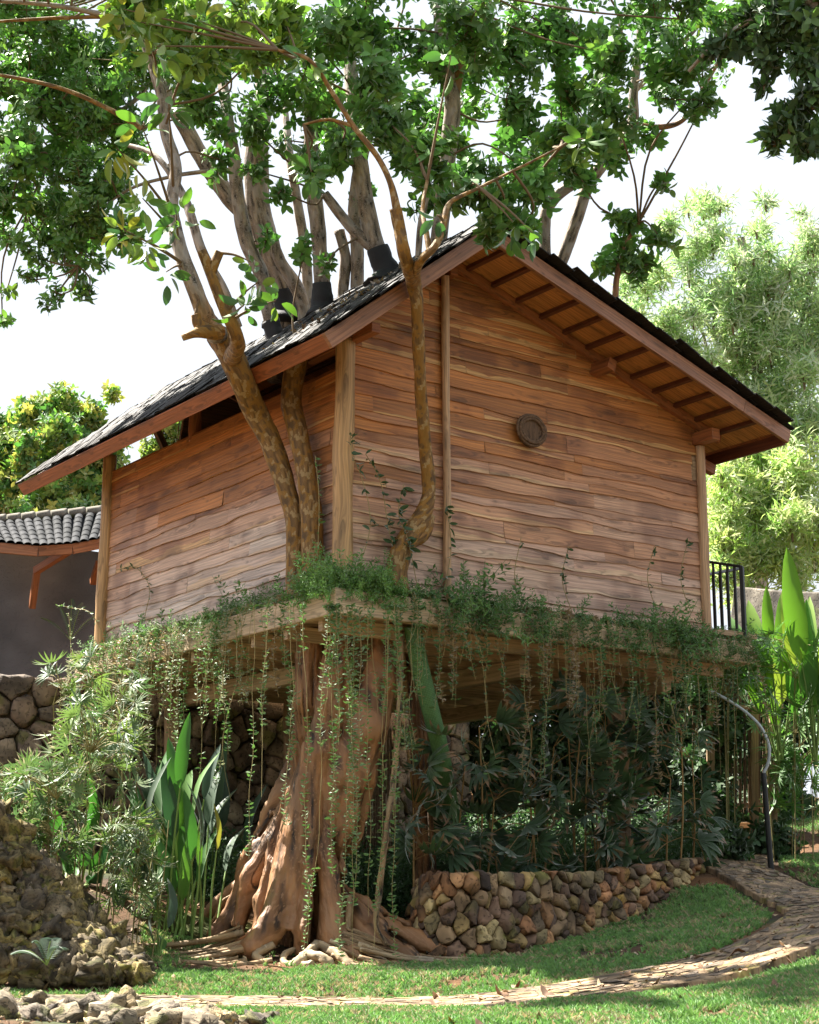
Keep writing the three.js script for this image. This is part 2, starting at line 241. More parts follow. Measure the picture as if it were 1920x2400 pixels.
function cellStone(c, depth, gap, lump, map) {                    // polygon -> a domed stone; map(u, v, out) gives the point in space
  const n = 12, cx = c.reduce((s, p) => s + p[0], 0) / c.length, cy = c.reduce((s, p) => s + p[1], 0) / c.length; let L = 0; const seg = c.map((p, i) => { const q = c[(i + 1) % c.length], l = Math.hypot(q[0] - p[0], q[1] - p[1]); L += l; return l; });
  const ring = []; for (let k = 0; k < n; k++) { let t = k / n * L, i = 0; while (i < seg.length - 1 && t > seg[i]) t -= seg[i++]; const p = c[i], q = c[(i + 1) % c.length], f = seg[i] ? t / seg[i] : 0; ring.push([lerp(p[0], q[0], f), lerp(p[1], q[1], f)]); }
  const R0 = Math.sqrt(L * L / 40) + 1e-4, s0 = R() * 60, pos = [], uv = [], idx = [], lv = [[1, -0.6], [1, 0.2], [0.95, 0.72], [0.7, 0.97]];
  const put = (x, y, d) => { const k = lump * R0, q = map(x + k * nz(x * 9 + s0, y * 9, d * 5), y + k * nz(x * 9, y * 9 + s0, d * 5), d * depth + lump * depth * 1.4 * nz(x * 7 + s0, y * 7 + s0, 1)); pos.push(q.x, q.y, q.z); uv.push(x + s0, y + s0); };
  for (const [s, d] of lv) for (const p of ring) { const r = Math.hypot(p[0] - cx, p[1] - cy) || 1, sh = Math.max(0.3, 1 - gap / r) * (0.93 + 0.07 * s); const k = s * sh * (1 - 0.10 * Math.max(0, r / R0 - 1.1)); put(cx + (p[0] - cx) * k, cy + (p[1] - cy) * k, d); }
  put(cx, cy, 1);
  for (let l = 0; l < lv.length - 1; l++) for (let k = 0; k < n; k++) { const a = l * n + k, b = l * n + (k + 1) % n; idx.push(a, b, a + n, a + n, b, b + n); }
  const l = (lv.length - 1) * n; for (let k = 0; k < n; k++) idx.push(l + k, l + (k + 1) % n, l + n);
  const g = new THREE.BufferGeometry(); g.setAttribute('position', new THREE.Float32BufferAttribute(pos, 3)); g.setAttribute('uv', new THREE.Float32BufferAttribute(uv, 2)); g.setIndex(idx); g.computeVertexNormals(); return g;
}
function rockGeo(seed, detail = 2, rough = 0.35) {
  let g = mergeVertices((() => { const q = new THREE.IcosahedronGeometry(1, detail); q.deleteAttribute('normal'); q.deleteAttribute('uv'); return q; })(), 1e-4); const p = g.attributes.position, uv = [];
  for (let i = 0; i < p.count; i++) { const v = V().fromBufferAttribute(p, i), n = 1 + rough * 1.5 * nz(v.x * 1.2 + seed, v.y * 1.2, v.z * 1.2) + rough * 0.9 * nz(v.x * 3 + seed, v.y * 3, v.z * 3) + rough * 0.4 * nz(v.x * 7, v.y * 7 + seed, v.z * 7); v.multiplyScalar(n); p.setXYZ(i, v.x, v.y, v.z); uv.push(v.x * 0.3 + v.z * 0.2 + seed, v.y * 0.3 + v.z * 0.15); }
  g.setAttribute('uv', new THREE.Float32BufferAttribute(uv, 2)); g.computeVertexNormals(); return g;
}

// the path: mortar bed with flat stones set into it
{
  const pos = [], uv = [], idx = [], n = 170, prof = [[-0.01, -0.16], [0, -0.01], [0.03, 0], [0.5, 0], [0.97, 0], [1, -0.01], [1.01, -0.16]];
  for (let i = 0; i <= n; i++) prof.forEach(([v, d], j) => { const w = 0.05 * nz(i * 0.35, v > 0.5 ? 5 : 0), p = pathAt(i / n, v + (v < 0.3 || v > 0.7 ? w : 0)); pos.push(p.x, p.y + d + 0.012 * nz(p.x * 3, p.z * 3), p.z); uv.push(p.x, p.z); if (i && j) { const a = i * 7 + j; idx.push(a, a - 1, a - 8, a, a - 8, a - 7); } });
  const g = new THREE.BufferGeometry(); g.setAttribute('position', new THREE.Float32BufferAttribute(pos, 3)); g.setAttribute('uv', new THREE.Float32BufferAttribute(uv, 2)); g.setIndex(idx); g.computeVertexNormals();
  const path = structure('path', g, SM({ color: C(0.50, 0.36, 0.23), map: M.stone, bumpMap: M.stoneBump, bumpScale: 0.01, roughness: 0.95 }), 'winding garden path of flat stones set in ochre mortar');
  const len = 16.5, wd = 1.75, pts = scatter(len, wd, 0.34), cs = cells(pts, [[0, 0.06], [len, 0.06], [len, wd - 0.06], [0, wd - 0.06]]);
  const mats = [[0.44, 0.34, 0.25], [0.40, 0.31, 0.24], [0.48, 0.36, 0.24], [0.36, 0.29, 0.23], [0.46, 0.34, 0.23]].map((c) => SM({ color: C(...c), map: M.stone, bumpMap: M.stoneBump, bumpScale: 0.012, roughness: 0.9 }));
  cs.forEach((c, k) => { if (c.length < 3 || k >= 295) return; part('paving_stone', cellStone(c, 0.002, rr(0.03, 0.11), 0.36, (x, y, d) => pathAt(x / len, y / wd).add(V(0, d + 0.003, 0))), pick(mats), path); });
}
// stone walls
const STONES = [[0.58, 0.33, 0.17], [0.52, 0.27, 0.14], [0.66, 0.48, 0.22], [0.34, 0.22, 0.16], [0.22, 0.15, 0.12], [0.60, 0.42, 0.26], [0.40, 0.30, 0.20], [0.66, 0.54, 0.30]];
function stoneWall(o, w, h, s, depth, gap, lump, map, tones, max = 300) {
  const cs = cells(scatter(w, h, s), [[0, 0], [w, 0], [w, h], [0, h]]);
  cs.forEach((c, k) => { if (c.length < 3 || k >= max) return; const t = pick(tones), j = rr(0.75, 1.2); const g = cellStone(c, depth * rr(0.7, 1.3), gap, lump, map); part('stone', tint(g, C(t[0] * j, t[1] * j, t[2] * j)), M.stone1, o); });
}
{
  // planter wall by the path: a low wall that follows a line on the ground, with a rounded near end
  const base = [[985, 2190, 16.2], [966, 2225, 15.45], [1010, 2252, 15.0], [1090, 2258, 14.95], [1250, 2240, 15.45], [1400, 2195, 16.2], [1540, 2142, 17.0], [1640, 2108, 17.7], [1660, 2075, 18.6]].map((p) => W(...p)), topY = [0.76, 0.80, 0.82, 0.82, 0.83, 0.86, 0.95, 1.05, 1.06];
  const cv = new THREE.CatmullRomCurve3(base, false, 'centripetal'), L = cv.getLength(), ty = (t) => { const f = cv.getUtoTmapping(t) * 8, k = Math.min(7, Math.floor(f)); return lerp(topY[k], topY[k + 1], f - k); };
  const map = (x, y, d) => { const t = clamp(x / L), p = cv.getPointAt(t), T = cv.getTangentAt(t), n = V(-T.z, 0, T.x).normalize(), hgt = y / 0.75; return V(p.x, lerp(p.y - 0.06, ty(t) + 0.03 * nz(x * 4, 2), hgt), p.z).addScaledVector(n, d - 0.10 * hgt); };
  const o = thing('planter_wall', 'low curved planter wall of brown and ochre rubble stones under the dark fan palms', 'stone wall'); o.position.set(0, 0, 0);
  const core = [], N = 40; const pos = [], idx = [], uv = [];
  for (let i = 0; i <= N; i++) { [[0.0, -0.02], [0.745, -0.02], [0.74, -0.35], [0, -0.4]].forEach(([y, d], j) => { const p = map(i / N * L, y, d); pos.push(p.x, p.y, p.z); uv.push(i / N * L, y + d); if (i && j) { const a = i * 4 + j; idx.push(a, a - 5, a - 1, a, a - 4, a - 5); } }); }
  const g = new THREE.BufferGeometry(); g.setAttribute('position', new THREE.Float32BufferAttribute(pos, 3)); g.setAttribute('uv', new THREE.Float32BufferAttribute(uv, 2)); g.setIndex(idx); g.computeVertexNormals(); part('mortar_core', g, M.mortar, o); M.mortar.side = THREE.DoubleSide;
  stoneWall(o, L, 0.78, 0.155, 0.075, 0.002, 0.42, map, STONES);
}
{
  // retaining wall behind, below the neighbouring hut and behind the trunk
  const a = W(-260, 1700, 18.2), b = W(330, 1700, 19.6), c = W(760, 1700, 21.2), d2 = W(1120, 1700, 23.6), cv = new THREE.CatmullRomCurve3([a, b, c, d2]); const L = cv.getLength();
  const map = (x, y, d) => { const t = clamp(x / L), p = cv.getPointAt(t), T = cv.getTangentAt(t), n = V(-T.z, 0, T.x).normalize(); return V(p.x, 0.45 + y, p.z).addScaledVector(n, d - 0.08 * y); };
  const o = thing('retaining_wall', 'tall pale rough stone retaining wall below the plastered hut', 'stone wall');
  const pos = [], idx = [], uv = []; for (let i = 0; i <= 24; i++) [[0, -0.03], [2.68, -0.03], [2.68, -1.2]].forEach(([y, d], j) => { const p = map(i / 24 * L, y, d); pos.push(p.x, p.y, p.z); uv.push(i / 24 * L, y + d); if (i && j) { const q = i * 3 + j; idx.push(q, q - 4, q - 1, q, q - 3, q - 4); } });
  const g = new THREE.BufferGeometry(); g.setAttribute('position', new THREE.Float32BufferAttribute(pos, 3)); g.setAttribute('uv', new THREE.Float32BufferAttribute(uv, 2)); g.setIndex(idx); g.computeVertexNormals(); part('mortar_core', g, M.mortar, o);
  stoneWall(o, L, 2.7, 0.29, 0.07, 0.012, 0.22, map, [[0.50, 0.42, 0.34], [0.44, 0.34, 0.27], [0.55, 0.48, 0.40], [0.40, 0.32, 0.24], [0.36, 0.30, 0.26]]);
}
const ROCKS = [0, 1, 2, 3, 4, 5, 6].map((i) => rockGeo(i * 9.7 + 2, 3, 0.5));
{
  // mossy rock bank at the left: rocks piled on a slope that falls towards the lawn
  const o = thing('rock_bank', 'sloping bank of piled dark volcanic rocks with yellow green moss', 'stone wall');
  const prof = [[-120, 1850], [0, 1906], [89, 1995], [156, 2095], [223, 2156], [290, 2225], [330, 2265]], yAt = (x) => { let i = 0; while (i < prof.length - 2 && x > prof[i + 1][0]) i++; return lerp(prof[i][1], prof[i + 1][1], clamp((x - prof[i][0]) / (prof[i + 1][0] - prof[i][0]))); };
  const mats = [[0.30, 0.25, 0.13], [0.24, 0.20, 0.13], [0.38, 0.32, 0.13], [0.20, 0.17, 0.13], [0.34, 0.29, 0.20]].map((c) => SM({ color: C(...c), map: M.stone, bumpMap: M.stoneBump, bumpScale: 0.03, roughness: 0.95 }));
  const cpos = [], cidx = []; for (let i = 0; i <= 12; i++) { const x = -140 + i * 39, y = yAt(x); [[2300, 13.3], [y + 10, 14.1], [y + 12, 15.3]].forEach(([py, d], j) => { const p = W(x, Math.max(py, y), d); cpos.push(p.x, p.y, p.z); if (i && j) { const q = i * 3 + j; cidx.push(q, q - 4, q - 1, q, q - 3, q - 4); } }); }
  const cg = new THREE.BufferGeometry(); cg.setAttribute('position', new THREE.Float32BufferAttribute(cpos, 3)); cg.setAttribute('uv', new THREE.Float32BufferAttribute(cpos.filter((_, i) => i % 3 < 2), 2)); cg.setIndex(cidx); cg.computeVertexNormals(); part('soil_core', cg, M.mortar, o);
  let n = 0; for (let tries = 0; tries < 4000 && n < 290; tries++) {
    const x = rr(-120, 330), y0 = yAt(x), y = rr(y0, 2285), t = (2285 - y) / (2285 - y0 + 1); if (y0 > 2290) continue; const d = lerp(13.25, 14.1, t), s = rr(0.05, 0.115) * (R() < 0.25 ? 1.3 : 1);
    const m = part('rock', pick(ROCKS), pick(mats), o); m.position.copy(W(x, y, d)); m.scale.set(s * rr(0.8, 1.5), s * rr(0.6, 1), s * rr(0.8, 1.2)); m.rotation.set(rr(0, 6), rr(0, 6), rr(0, 6)); n++;
  }
}
{
  // rocks along the lower edge at the front
  const mats = [[0.40, 0.35, 0.26], [0.32, 0.28, 0.22], [0.26, 0.23, 0.20], [0.46, 0.38, 0.24]].map((c) => SM({ color: C(...c), map: M.stone, bumpMap: M.stoneBump, bumpScale: 0.04, roughness: 0.95 }));
  const spots = [[8, 2345, 9.2, 0.075, 0], [55, 2358, 9.1, 0.085, 0], [95, 2352, 9.1, 0.09, 0], [30, 2395, 8.8, 0.1, 1], [140, 2372, 9, 0.09, 0], [185, 2378, 8.9, 0.09, 1], [160, 2405, 8.7, 0.1, 0], [225, 2362, 9, 0.07, 2], [262, 2372, 9, 0.085, 0], [300, 2350, 9.1, 0.085, 3], [335, 2372, 9, 0.085, 0], [280, 2402, 8.7, 0.1, 1], [370, 2385, 8.9, 0.085, 2], [420, 2378, 8.9, 0.075, 0], [465, 2384, 8.9, 0.07, 0], [395, 2412, 8.7, 0.09, 0], [520, 2392, 8.8, 0.07, 3], [560, 2398, 8.8, 0.06, 0], [625, 2392, 8.8, 0.065, 2], [690, 2402, 8.7, 0.05, 0], [480, 2415, 8.6, 0.09, 1], [90, 2405, 8.7, 0.09, 2], [240, 2415, 8.6, 0.09, 0], [-30, 2370, 9, 0.1, 1]];
  const desc = ['rough grey brown garden rock in the low edging row before the path', 'rough grey brown garden rock in the low edging row before the path'];
  spots.forEach(([x, y, d, s, k]) => { const p = W(x, y, d); const o = top('garden_rock', ROCKS[(k * 3 + Math.floor(R() * 7)) % 7], mats[k], desc[0], 'rock', 'edging rocks before the path'); o.position.copy(p); o.position.y -= s * 0.4; o.scale.set(s * rr(1.1, 1.7), s * rr(1.0, 1.3), s * rr(1.0, 1.5)); o.rotation.set(rr(-0.4, 0.4), rr(0, 6), rr(-0.4, 0.4)); const q = o.position; q.y = Math.max(q.y, H(q.x, q.z) - s * 0.25); });
}

// ------------------------------------------------------------------ the tree house (local frame: x along the gable, y up from the underside of the platform, z = -depth)
const house = thing('tree_house', 'wooden tree house on a platform with plank walls and an uneven gable roof', 'tree house', null, V(0, YC, 0));
const h3 = (x, y, b) => V(x, y, -b);
const LX = -0.30, LY = 2.34, AX = 1.55, AY = 3.80, RX = 5.73, RY = 2.45, M1 = (AY - LY) / (AX - LX), M2 = (RY - AY) / (RX - AX), BG = -0.47, BE = 6.35;
const under = (x) => (x < AX ? LY + M1 * (x - LX) : AY + M2 * (x - AX)) + 0.09;     // underside of the roof boarding
const WX = 0.35, WB = 0.25, WXR = 5.03, WBR = 5.30, FL = 0.16;
{
  // platform
  const pf = part('platform', boxUV(new THREE.BoxGeometry(5.30, 0.08, 5.22)), M.deck, house); pf.position.set(2.71, FL - 0.04, -2.66);
  const edge = (a, b, w = 0.09, h = 0.24) => part('edge_board', beamGeo(a, b, w, h, YAX, 0.015), M.edge, pf).position.copy(pf.position).negate();
  edge(h3(0.045, 0.12, 0.02), h3(0.045, 0.12, 2.9)); edge(h3(0.045, 0.118, 2.905), h3(0.045, 0.118, 5.32));
  edge(h3(-0.0, 0.12, -0.05), h3(1.62, 0.123, -0.05)); edge(h3(1.625, 0.113, -0.048), h3(3.9, 0.113, -0.048)); edge(h3(3.905, 0.12, -0.05), h3(5.43, 0.125, -0.05));
  edge(h3(5.38, 0.12, 0.02), h3(5.38, 0.12, 5.32)); edge(h3(0.1, 0.12, 5.36), h3(5.33, 0.12, 5.36));
  for (let i = 0; i < 9; i++) part('joist', beamGeo(h3(0.1, -0.03, 0.3 + i * 0.6), h3(5.33, -0.03, 0.3 + i * 0.6), 0.07, 0.14), M.deck, pf).position.copy(pf.position).negate();
  for (const x of [1.1, 2.7, 4.7]) part('beam', beamGeo(h3(x, -0.2, 0.5), h3(x, -0.2, 5.0), 0.13, 0.18), M.deck, pf).position.copy(pf.position).negate();
  const soil = part('planting_soil', boxUV(new THREE.BoxGeometry(5.26, 0.05, 0.22)), M.mortar, pf); soil.position.set(0, 0.06, 2.50);
  const soil2 = part('planting_soil', boxUV(new THREE.BoxGeometry(0.24, 0.05, 4.9)), M.mortar, pf); soil2.position.set(-2.5, 0.06, -0.12);
  for (const [x, b] of [[0.9, 4.6], [4.6, 4.6], [4.4, 1.0], [2.5, 4.6]]) { const q = h3(x, 0, b), gy = H(q.x, q.z) - YC - 0.2; part('stilt', tube([h3(x, gy, b), h3(x + 0.03, gy * 0.5, b), h3(x, -0.1, b)], [0.12, 0.11, 0.1], 10, 12, 0.06, 3, true), M.darkwood, house); }
}
// log posts
const logPost = (x, b, y0, y1, r, mat, seed, rough = 0.07) => { const pts = [], rad = []; for (let i = 0; i <= 9; i++) { const t = i / 9; pts.push(h3(x + 0.025 * nz(t * 2.2, seed), lerp(y0, y1, t), b + 0.02 * nz(t * 2.2, seed + 7))); rad.push(r * (1 + 0.16 * nz(t * 3 + seed, seed * 2, 1))); } return part('post', tube(pts, rad, 40, 18, rough, 1.2, true), mat, house); };
logPost(0.30, 0.25, FL, 2.74, 0.098, M.post, 3.3).userData.label = 'knobbly golden log post at the near corner';
logPost(1.48, 0.19, FL, 3.64, 0.04, M.postPale, 8.1, 0.04);
logPost(0.33, 5.33, FL, 2.72, 0.085, M.post, 5.7);
logPost(5.06, 0.22, FL, 2.46, 0.055, M.postPale, 9.4);
logPost(5.05, 5.30, FL, 2.46, 0.07, M.postPale, 2.2);
logPost(0.40, 3.35, 2.45, 2.95, 0.07, M.rafter, 1.2);
// plank walls: wavy live-edge boards lapped over each other
function plankWall(name, len, y0, yTop, place, seed, clip, rows, bleach = 0) {
  const wall = part(name, boxUV((() => { const s = new THREE.Shape(); s.moveTo(0, y0); s.lineTo(len, y0); const N = 24; for (let i = N; i >= 0; i--) s.lineTo(len * i / N, Math.min(yTop, clip(len * i / N)) - 0.005); const g = new THREE.ExtrudeGeometry(s, { depth: 0.05, bevelEnabled: false }); g.translate(0, 0, -0.055); return g; })()), M.darkwood, house); wall.applyMatrix4(place);
  let y = y0; const ed = []; let k = 0; while (y < yTop + 0.2) { ed.push(y); y += rows(k++); }
  const edge = (j, u) => { if (j <= 0) return y0; const t = (ed[j] - y0) / (yTop - y0), amp = lerp(0.034, 0.012, sstep(0.2, 0.9, t)); return ed[j] + amp * (1.5 * nz(u * 0.9 + seed, j * 3.7) + 0.8 * nz(u * 2.6, j * 5.1 + seed) + 0.22 * nz(u * 8, j * 2.3 + seed)); };
  for (let j = 0; j < ed.length - 1; j++) {
    if (ed[j] > yTop) break; let u = -rr(0, 1.6);
    while (u < len) {
      const w = rr(1.1, 3.0), a = Math.max(0, u), b = Math.min(len, u + w); u += w; if (b - a < 0.12) continue;
      const n = Math.max(4, Math.round((b - a) / 0.07)), pos = [], uv = [], col = [], idx = [], th = rr(0.010, 0.024), ou = R() * 9, ov = R() * 9, ht = (ed[j] - y0) / (yTop - y0);
      const bl = clamp(1.15 + bleach - ht * 2.2 + rr(-0.28, 0.28)), m = lerp(rr(0.68, 1.2), rr(0.88, 1.1), bl), rd = rr(-0.03, 0.05), pink = rr(0, 1);
      const heart = [lerp(0.56 + rd, 0.73 + 0.16 * bleach, bl) * m, lerp(0.235 + rd * 0.3, 0.55 - 0.03 * pink + 0.36 * bleach, bl) * m, lerp(0.066, 0.45 - 0.02 * pink + 0.46 * bleach, bl) * m], sap = [lerp(0.74, 0.78, bl) * lerp(m, 1, 0.6), lerp(0.44, 0.60, bl) * lerp(m, 1, 0.6), lerp(0.17, 0.46, bl) * lerp(m, 1, 0.6)];
      const sapOn = R() < 0.38 ? rr(0.1, 0.45) : 0; let any = false;
      for (let i = 0; i <= n; i++) {
        const x = lerp(a + 0.002, b - 0.002, i / n), cl = clip(x), yb = Math.min(edge(j, x), cl), yt = Math.min(edge(j + 1, x) + 0.022, cl), hh = yt - yb; if (hh > 0.015) any = true;
        const ys = yb + hh * clamp(sapOn * (0.8 + 1.4 * nz(x * 1.6, j * 7 + seed, 4) + 0.4 * nz(x * 9, j, 2)), 0.0, 0.7), f = hh > 0 ? (ys - yb) / Math.max(0.02, hh) : 0;
        const sn = 1 - 0.36 * sstep(0.08, 0.42, nz(x * 1.1 + seed, j * 9.3, 6) + 0.35 * nz(x * 5, j * 4.1, 2)), add = (yy, z, c) => { pos.push(x, yy, z); uv.push(x + ou, yy + ov); col.push(c[0] * sn, c[1] * sn * lerp(1, sn, 0.25), c[2] * sn * lerp(1, sn, 0.35)); };
        add(yt, 0.001, heart); add(ys, lerp(th, 0.001, f), heart); add(ys, lerp(th, 0.001, f), sap); add(yb, th, sap); add(yb, th, sap); add(yb + 0.004, 0, sap);
        if (i) { const q = i * 6; for (const [s, t] of [[0, 1], [2, 3], [4, 5]]) idx.push(q + s, q + s - 6, q + t - 6, q + s, q + t - 6, q + t); }
      }
      if (!any) continue;
      const g = new THREE.BufferGeometry(); g.setAttribute('position', new THREE.Float32BufferAttribute(pos, 3)); g.setAttribute('uv', new THREE.Float32BufferAttribute(uv, 2)); g.setAttribute('color', new THREE.Float32BufferAttribute(col, 3)); g.setIndex(idx); g.computeVertexNormals();
      part('plank', g, M.plank, wall);
    }
  }
  return wall;
}
M.plank.side = THREE.DoubleSide;
{
  const row = () => rr(0.07, 0.175);
  const fm = new THREE.Matrix4().makeTranslation(WX, 0, -WB);                                  // gable wall: u = x
  plankWall('gable_wall', WXR - WX, FL, 3.85, fm, 3.1, (u) => under(u + WX) - 0.03, row);
  const lm = new THREE.Matrix4().makeBasis(V(0, 0, 1), V(0, 1, 0), V(-1, 0, 0)).setPosition(WX, 0, -WBR); // side wall: u runs from the far end towards the corner
  plankWall('side_wall', WBR - WB, FL, 2.51, lm, 17.4, () => 2.52, row, 0.36);
  const rm = new THREE.Matrix4().makeBasis(V(0, 0, -1), V(0, 1, 0), V(1, 0, 0)).setPosition(WXR, 0, -WB);
  plankWall('side_wall', WBR - WB, FL, 2.3, rm, 27.4, () => 2.3, () => 0.22);
  const bm = new THREE.Matrix4().makeBasis(V(-1, 0, 0), V(0, 1, 0), V(0, 0, -1)).setPosition(WXR, 0, -WBR);
  plankWall('back_wall', WXR - WX, FL, 3.85, bm, 37.4, (u) => { const x = WXR - u; return x < 1.25 ? 2.4 : under(x) - 0.05; }, () => 0.25);
}
{
  const roof = new THREE.Group(); roof.name = 'roof'; house.add(roof);
  const UL = V(-M1, 1, 0).normalize(), UR = V(-M2, 1, 0).normalize();
  const bd = (n, a, b, w, h, up, m) => part(n, beamGeo(a, b, w, h, up), m, roof);
  // boarding
  const slab = (x0, x1, dn, dp, b0, b1) => { const y = (x) => under(x), g = new THREE.BufferGeometry(), c = []; for (const b of [b0, b1]) for (const [x, d] of [[x0, dn], [x1, dn], [x1, dp], [x0, dp]]) c.push(x, y(x) + d, -b); g.setAttribute('position', new THREE.Float32BufferAttribute(c, 3)); g.setIndex([0, 1, 2, 0, 2, 3, 4, 6, 5, 4, 7, 6, 0, 4, 5, 0, 5, 1, 3, 2, 6, 3, 6, 7, 0, 3, 7, 0, 7, 4, 1, 5, 6, 1, 6, 2]); const q = g.toNonIndexed(); q.computeVertexNormals(); return boxUV(q, R() * 5, R() * 5); };
  part('boarding', slab(LX - 0.02, AX - 0.001, 0.012, 0.075, BG + 0.03, BE), M.rafter, roof); part('boarding', slab(AX + 0.001, RX, 0.012, 0.075, BG + 0.03, BE), M.rafter, roof);
  const nb = 13; const bx = (i) => lerp(AX + 0.22, RX - 0.10, i / (nb - 1));
  for (let i = 0; i < nb; i++) {                                   // battens and the ceiling panels between them
    const x = bx(i); if (i < nb - 1) bd('batten', h3(x, under(x) - 0.028, BG + 0.03), h3(x, under(x) - 0.028, WBR), 0.048, 0.055, UR, M.batten);
    const x0 = i ? bx(i - 1) : AX + 0.004, x1 = x; part('ceiling_panel', slab(x0 + 0.002, x1 - 0.002, 0.0, 0.012, BG + 0.03, WBR), M.soffit, roof);
  }
  for (let i = 0; i < 6; i++) { const x = lerp(LX + 0.2, AX - 0.15, i / 5), x0 = lerp(LX, AX, i / 6), x1 = lerp(LX, AX, (i + 1) / 6); bd('batten', h3(x, under(x) - 0.028, BG + 0.03), h3(x, under(x) - 0.028, WBR), 0.048, 0.055, UL, M.batten); part('ceiling_panel', slab(x0 + 0.002, x1 - 0.002, 0, 0.012, BG + 0.03, WBR), M.soffit, roof); }
  // barge boards and fascias
  const off = (x, y, U, k) => [x + U.x * k, y + U.y * k]; const bh = 0.155;
  { const [ax, ay] = off(LX, LY, UL, bh / 2), [cx, cy] = off(AX, AY, UL, bh / 2); bd('barge_board', h3(ax - 0.02, ay - 0.016, BG), h3(cx + 0.065, cy + 0.05, BG), 0.045, bh, UL, M.barge).userData.label = 'short steep barge board at the near gable edge'; }
  { const [ax, ay] = off(AX, AY, UR, bh / 2), [cx, cy] = off(RX, RY, UR, bh / 2), k = 0.83, mx = lerp(ax, cx, k), my = lerp(ay, cy, k); bd('barge_board', h3(ax - 0.012, ay + 0.004, BG - 0.004), h3(mx, my, BG - 0.004), 0.045, bh, UR, M.barge); bd('barge_board', h3(mx + 0.004, my - 0.001, BG - 0.001), h3(cx, cy, BG - 0.001), 0.045, bh, UR, M.barge); }
  { const [ax, ay] = off(LX, LY, UL, bh / 2); bd('fascia', h3(ax, ay, BG + 0.024), h3(ax, ay, BE - 0.05), 0.04, bh, UL, M.fascia).userData.label = 'long reddish fascia under the shingle eave'; }
  bd('fascia', h3(RX - 0.02, RY + 0.06, BG + 0.024), h3(RX - 0.02, RY + 0.06, BE), 0.04, 0.15, YAX, M.batten);
  // rafters against the walls, plates and purlins that stick out under the overhang
  for (const b of [WB - 0.035, WBR - 0.2, 2.7]) { bd('rafter', h3(AX + 0.02, under(AX + 0.02) - 0.06, b), h3(RX - 0.35, under(RX - 0.35) - 0.06, b), 0.06, 0.10, UR, M.rafter); bd('rafter', h3(LX + 0.15, under(LX + 0.15) - 0.06, b), h3(AX - 0.02, under(AX - 0.02) - 0.06, b), 0.06, 0.10, UL, M.rafter); }
  bd('purlin', h3(3.52, 3.05, WB - 0.30), h3(3.52, 3.05, WBR), 0.11, 0.13, UR, M.rafter); bd('purlin', h3(5.03, 2.535, WB - 0.32), h3(5.03, 2.535, WBR), 0.12, 0.13, YAX, M.rafter);
  bd('purlin', h3(0.38, 2.76, WB - 0.42), h3(0.38, 2.76, 1.0), 0.10, 0.10, YAX, M.rafter); bd('ridge_beam', h3(AX, 3.71, WB - 0.12), h3(AX, 3.71, WBR), 0.09, 0.12, YAX, M.rafter);
  bd('rafter_tail', h3(5.0, 2.50, 0.55), h3(5.62, 2.34, 0.55), 0.08, 0.12, UR, M.rafter); bd('strut', h3(1.25, 2.35, 5.1), h3(0.75, 3.2, 5.1), 0.08, 0.08, V(0, 0, 1), M.darkwood);
  // shingles
  const shapes = [0, 1, 2, 3].map(() => { const w = 0.21, L = 0.30, pos = new RoundedBoxGeometry(w, 0.016, L, 1, 0.003); const p = pos.attributes.position; for (let i = 0; i < p.count; i++) { const x = p.getX(i), z = p.getZ(i); p.setY(i, p.getY(i) * (z > 0 ? 1 : 0.5) + 0.006 * nz(x * 12, z * 9, R())); if (z > 0.1) p.setZ(i, z + rr(-0.018, 0.018)); } return boxUV(pos, R() * 3, R() * 3); });
  const lay = (side, rowsN, colsN) => { const l = [], slopeL = side < 0 ? Math.hypot(AX - LX, AY - LY) : Math.hypot(RX - AX, AY - RY), U = side < 0 ? UL : UR, ex = slopeL / rowsN; for (let r = 0; r < rowsN; r++) for (let c = 0; c < colsN; c++) { const t = 1 - (r * ex - 0.02) / slopeL, x = side < 0 ? lerp(AX, LX, t) : lerp(AX, RX, t), b = lerp(BG - 0.03, BE + 0.02, (c + (r % 2 ? 0.0 : 0.5)) / colsN) + rr(-0.015, 0.015), p = h3(x, under(x), b).addScaledVector(U, 0.105 + rr(0, 0.022)), dn = side < 0 ? V(-1, -M1, 0).normalize() : V(1, M2, 0).normalize(); dn.addScaledVector(U, -0.09 + rr(-0.03, 0.05)).add(V(0, 0, rr(-0.04, 0.04))).normalize(); const zz = V(0, 0, side < 0 ? 1 : -1).addScaledVector(U, rr(-0.03, 0.03)); zz.addScaledVector(dn, -zz.dot(dn)).normalize(); const up = V().crossVectors(dn, zz); p.addScaledVector(dn, -0.11); l.push([r, b, new THREE.Matrix4().makeBasis(zz, up.y > 0 ? up : up.negate(), dn).setPosition(p)]); } return l; };
  const left = lay(-1, 17, 32).sort((a, b) => (a[0] * 0.3 + a[1] * 0.6) - (b[0] * 0.3 + b[1] * 0.6));
  left.slice(0, 285).forEach(([, , m]) => { const o = part('shingle', pick(shapes), pick(M.shingle), roof); o.applyMatrix4(m); });
  const rest = part('shingles', merge(left.slice(285).map(([, , m]) => placed(pick(shapes), m))), M.shingle[1], roof); rest.userData.kind = 'stuff';
  const rt = part('shingles', merge(lay(1, 29, 32).map(([, , m]) => placed(pick(shapes), m))), M.shingle[0], roof); rt.userData.kind = 'stuff';
  part('ridge_cap', tube([h3(AX, under(AX) + 0.11, BG - 0.05), h3(AX, under(AX) + 0.115, 3), h3(AX, under(AX) + 0.11, BE)], [0.05, 0.05, 0.05], 20, 8, 0.05), M.shingle[0], roof);
}
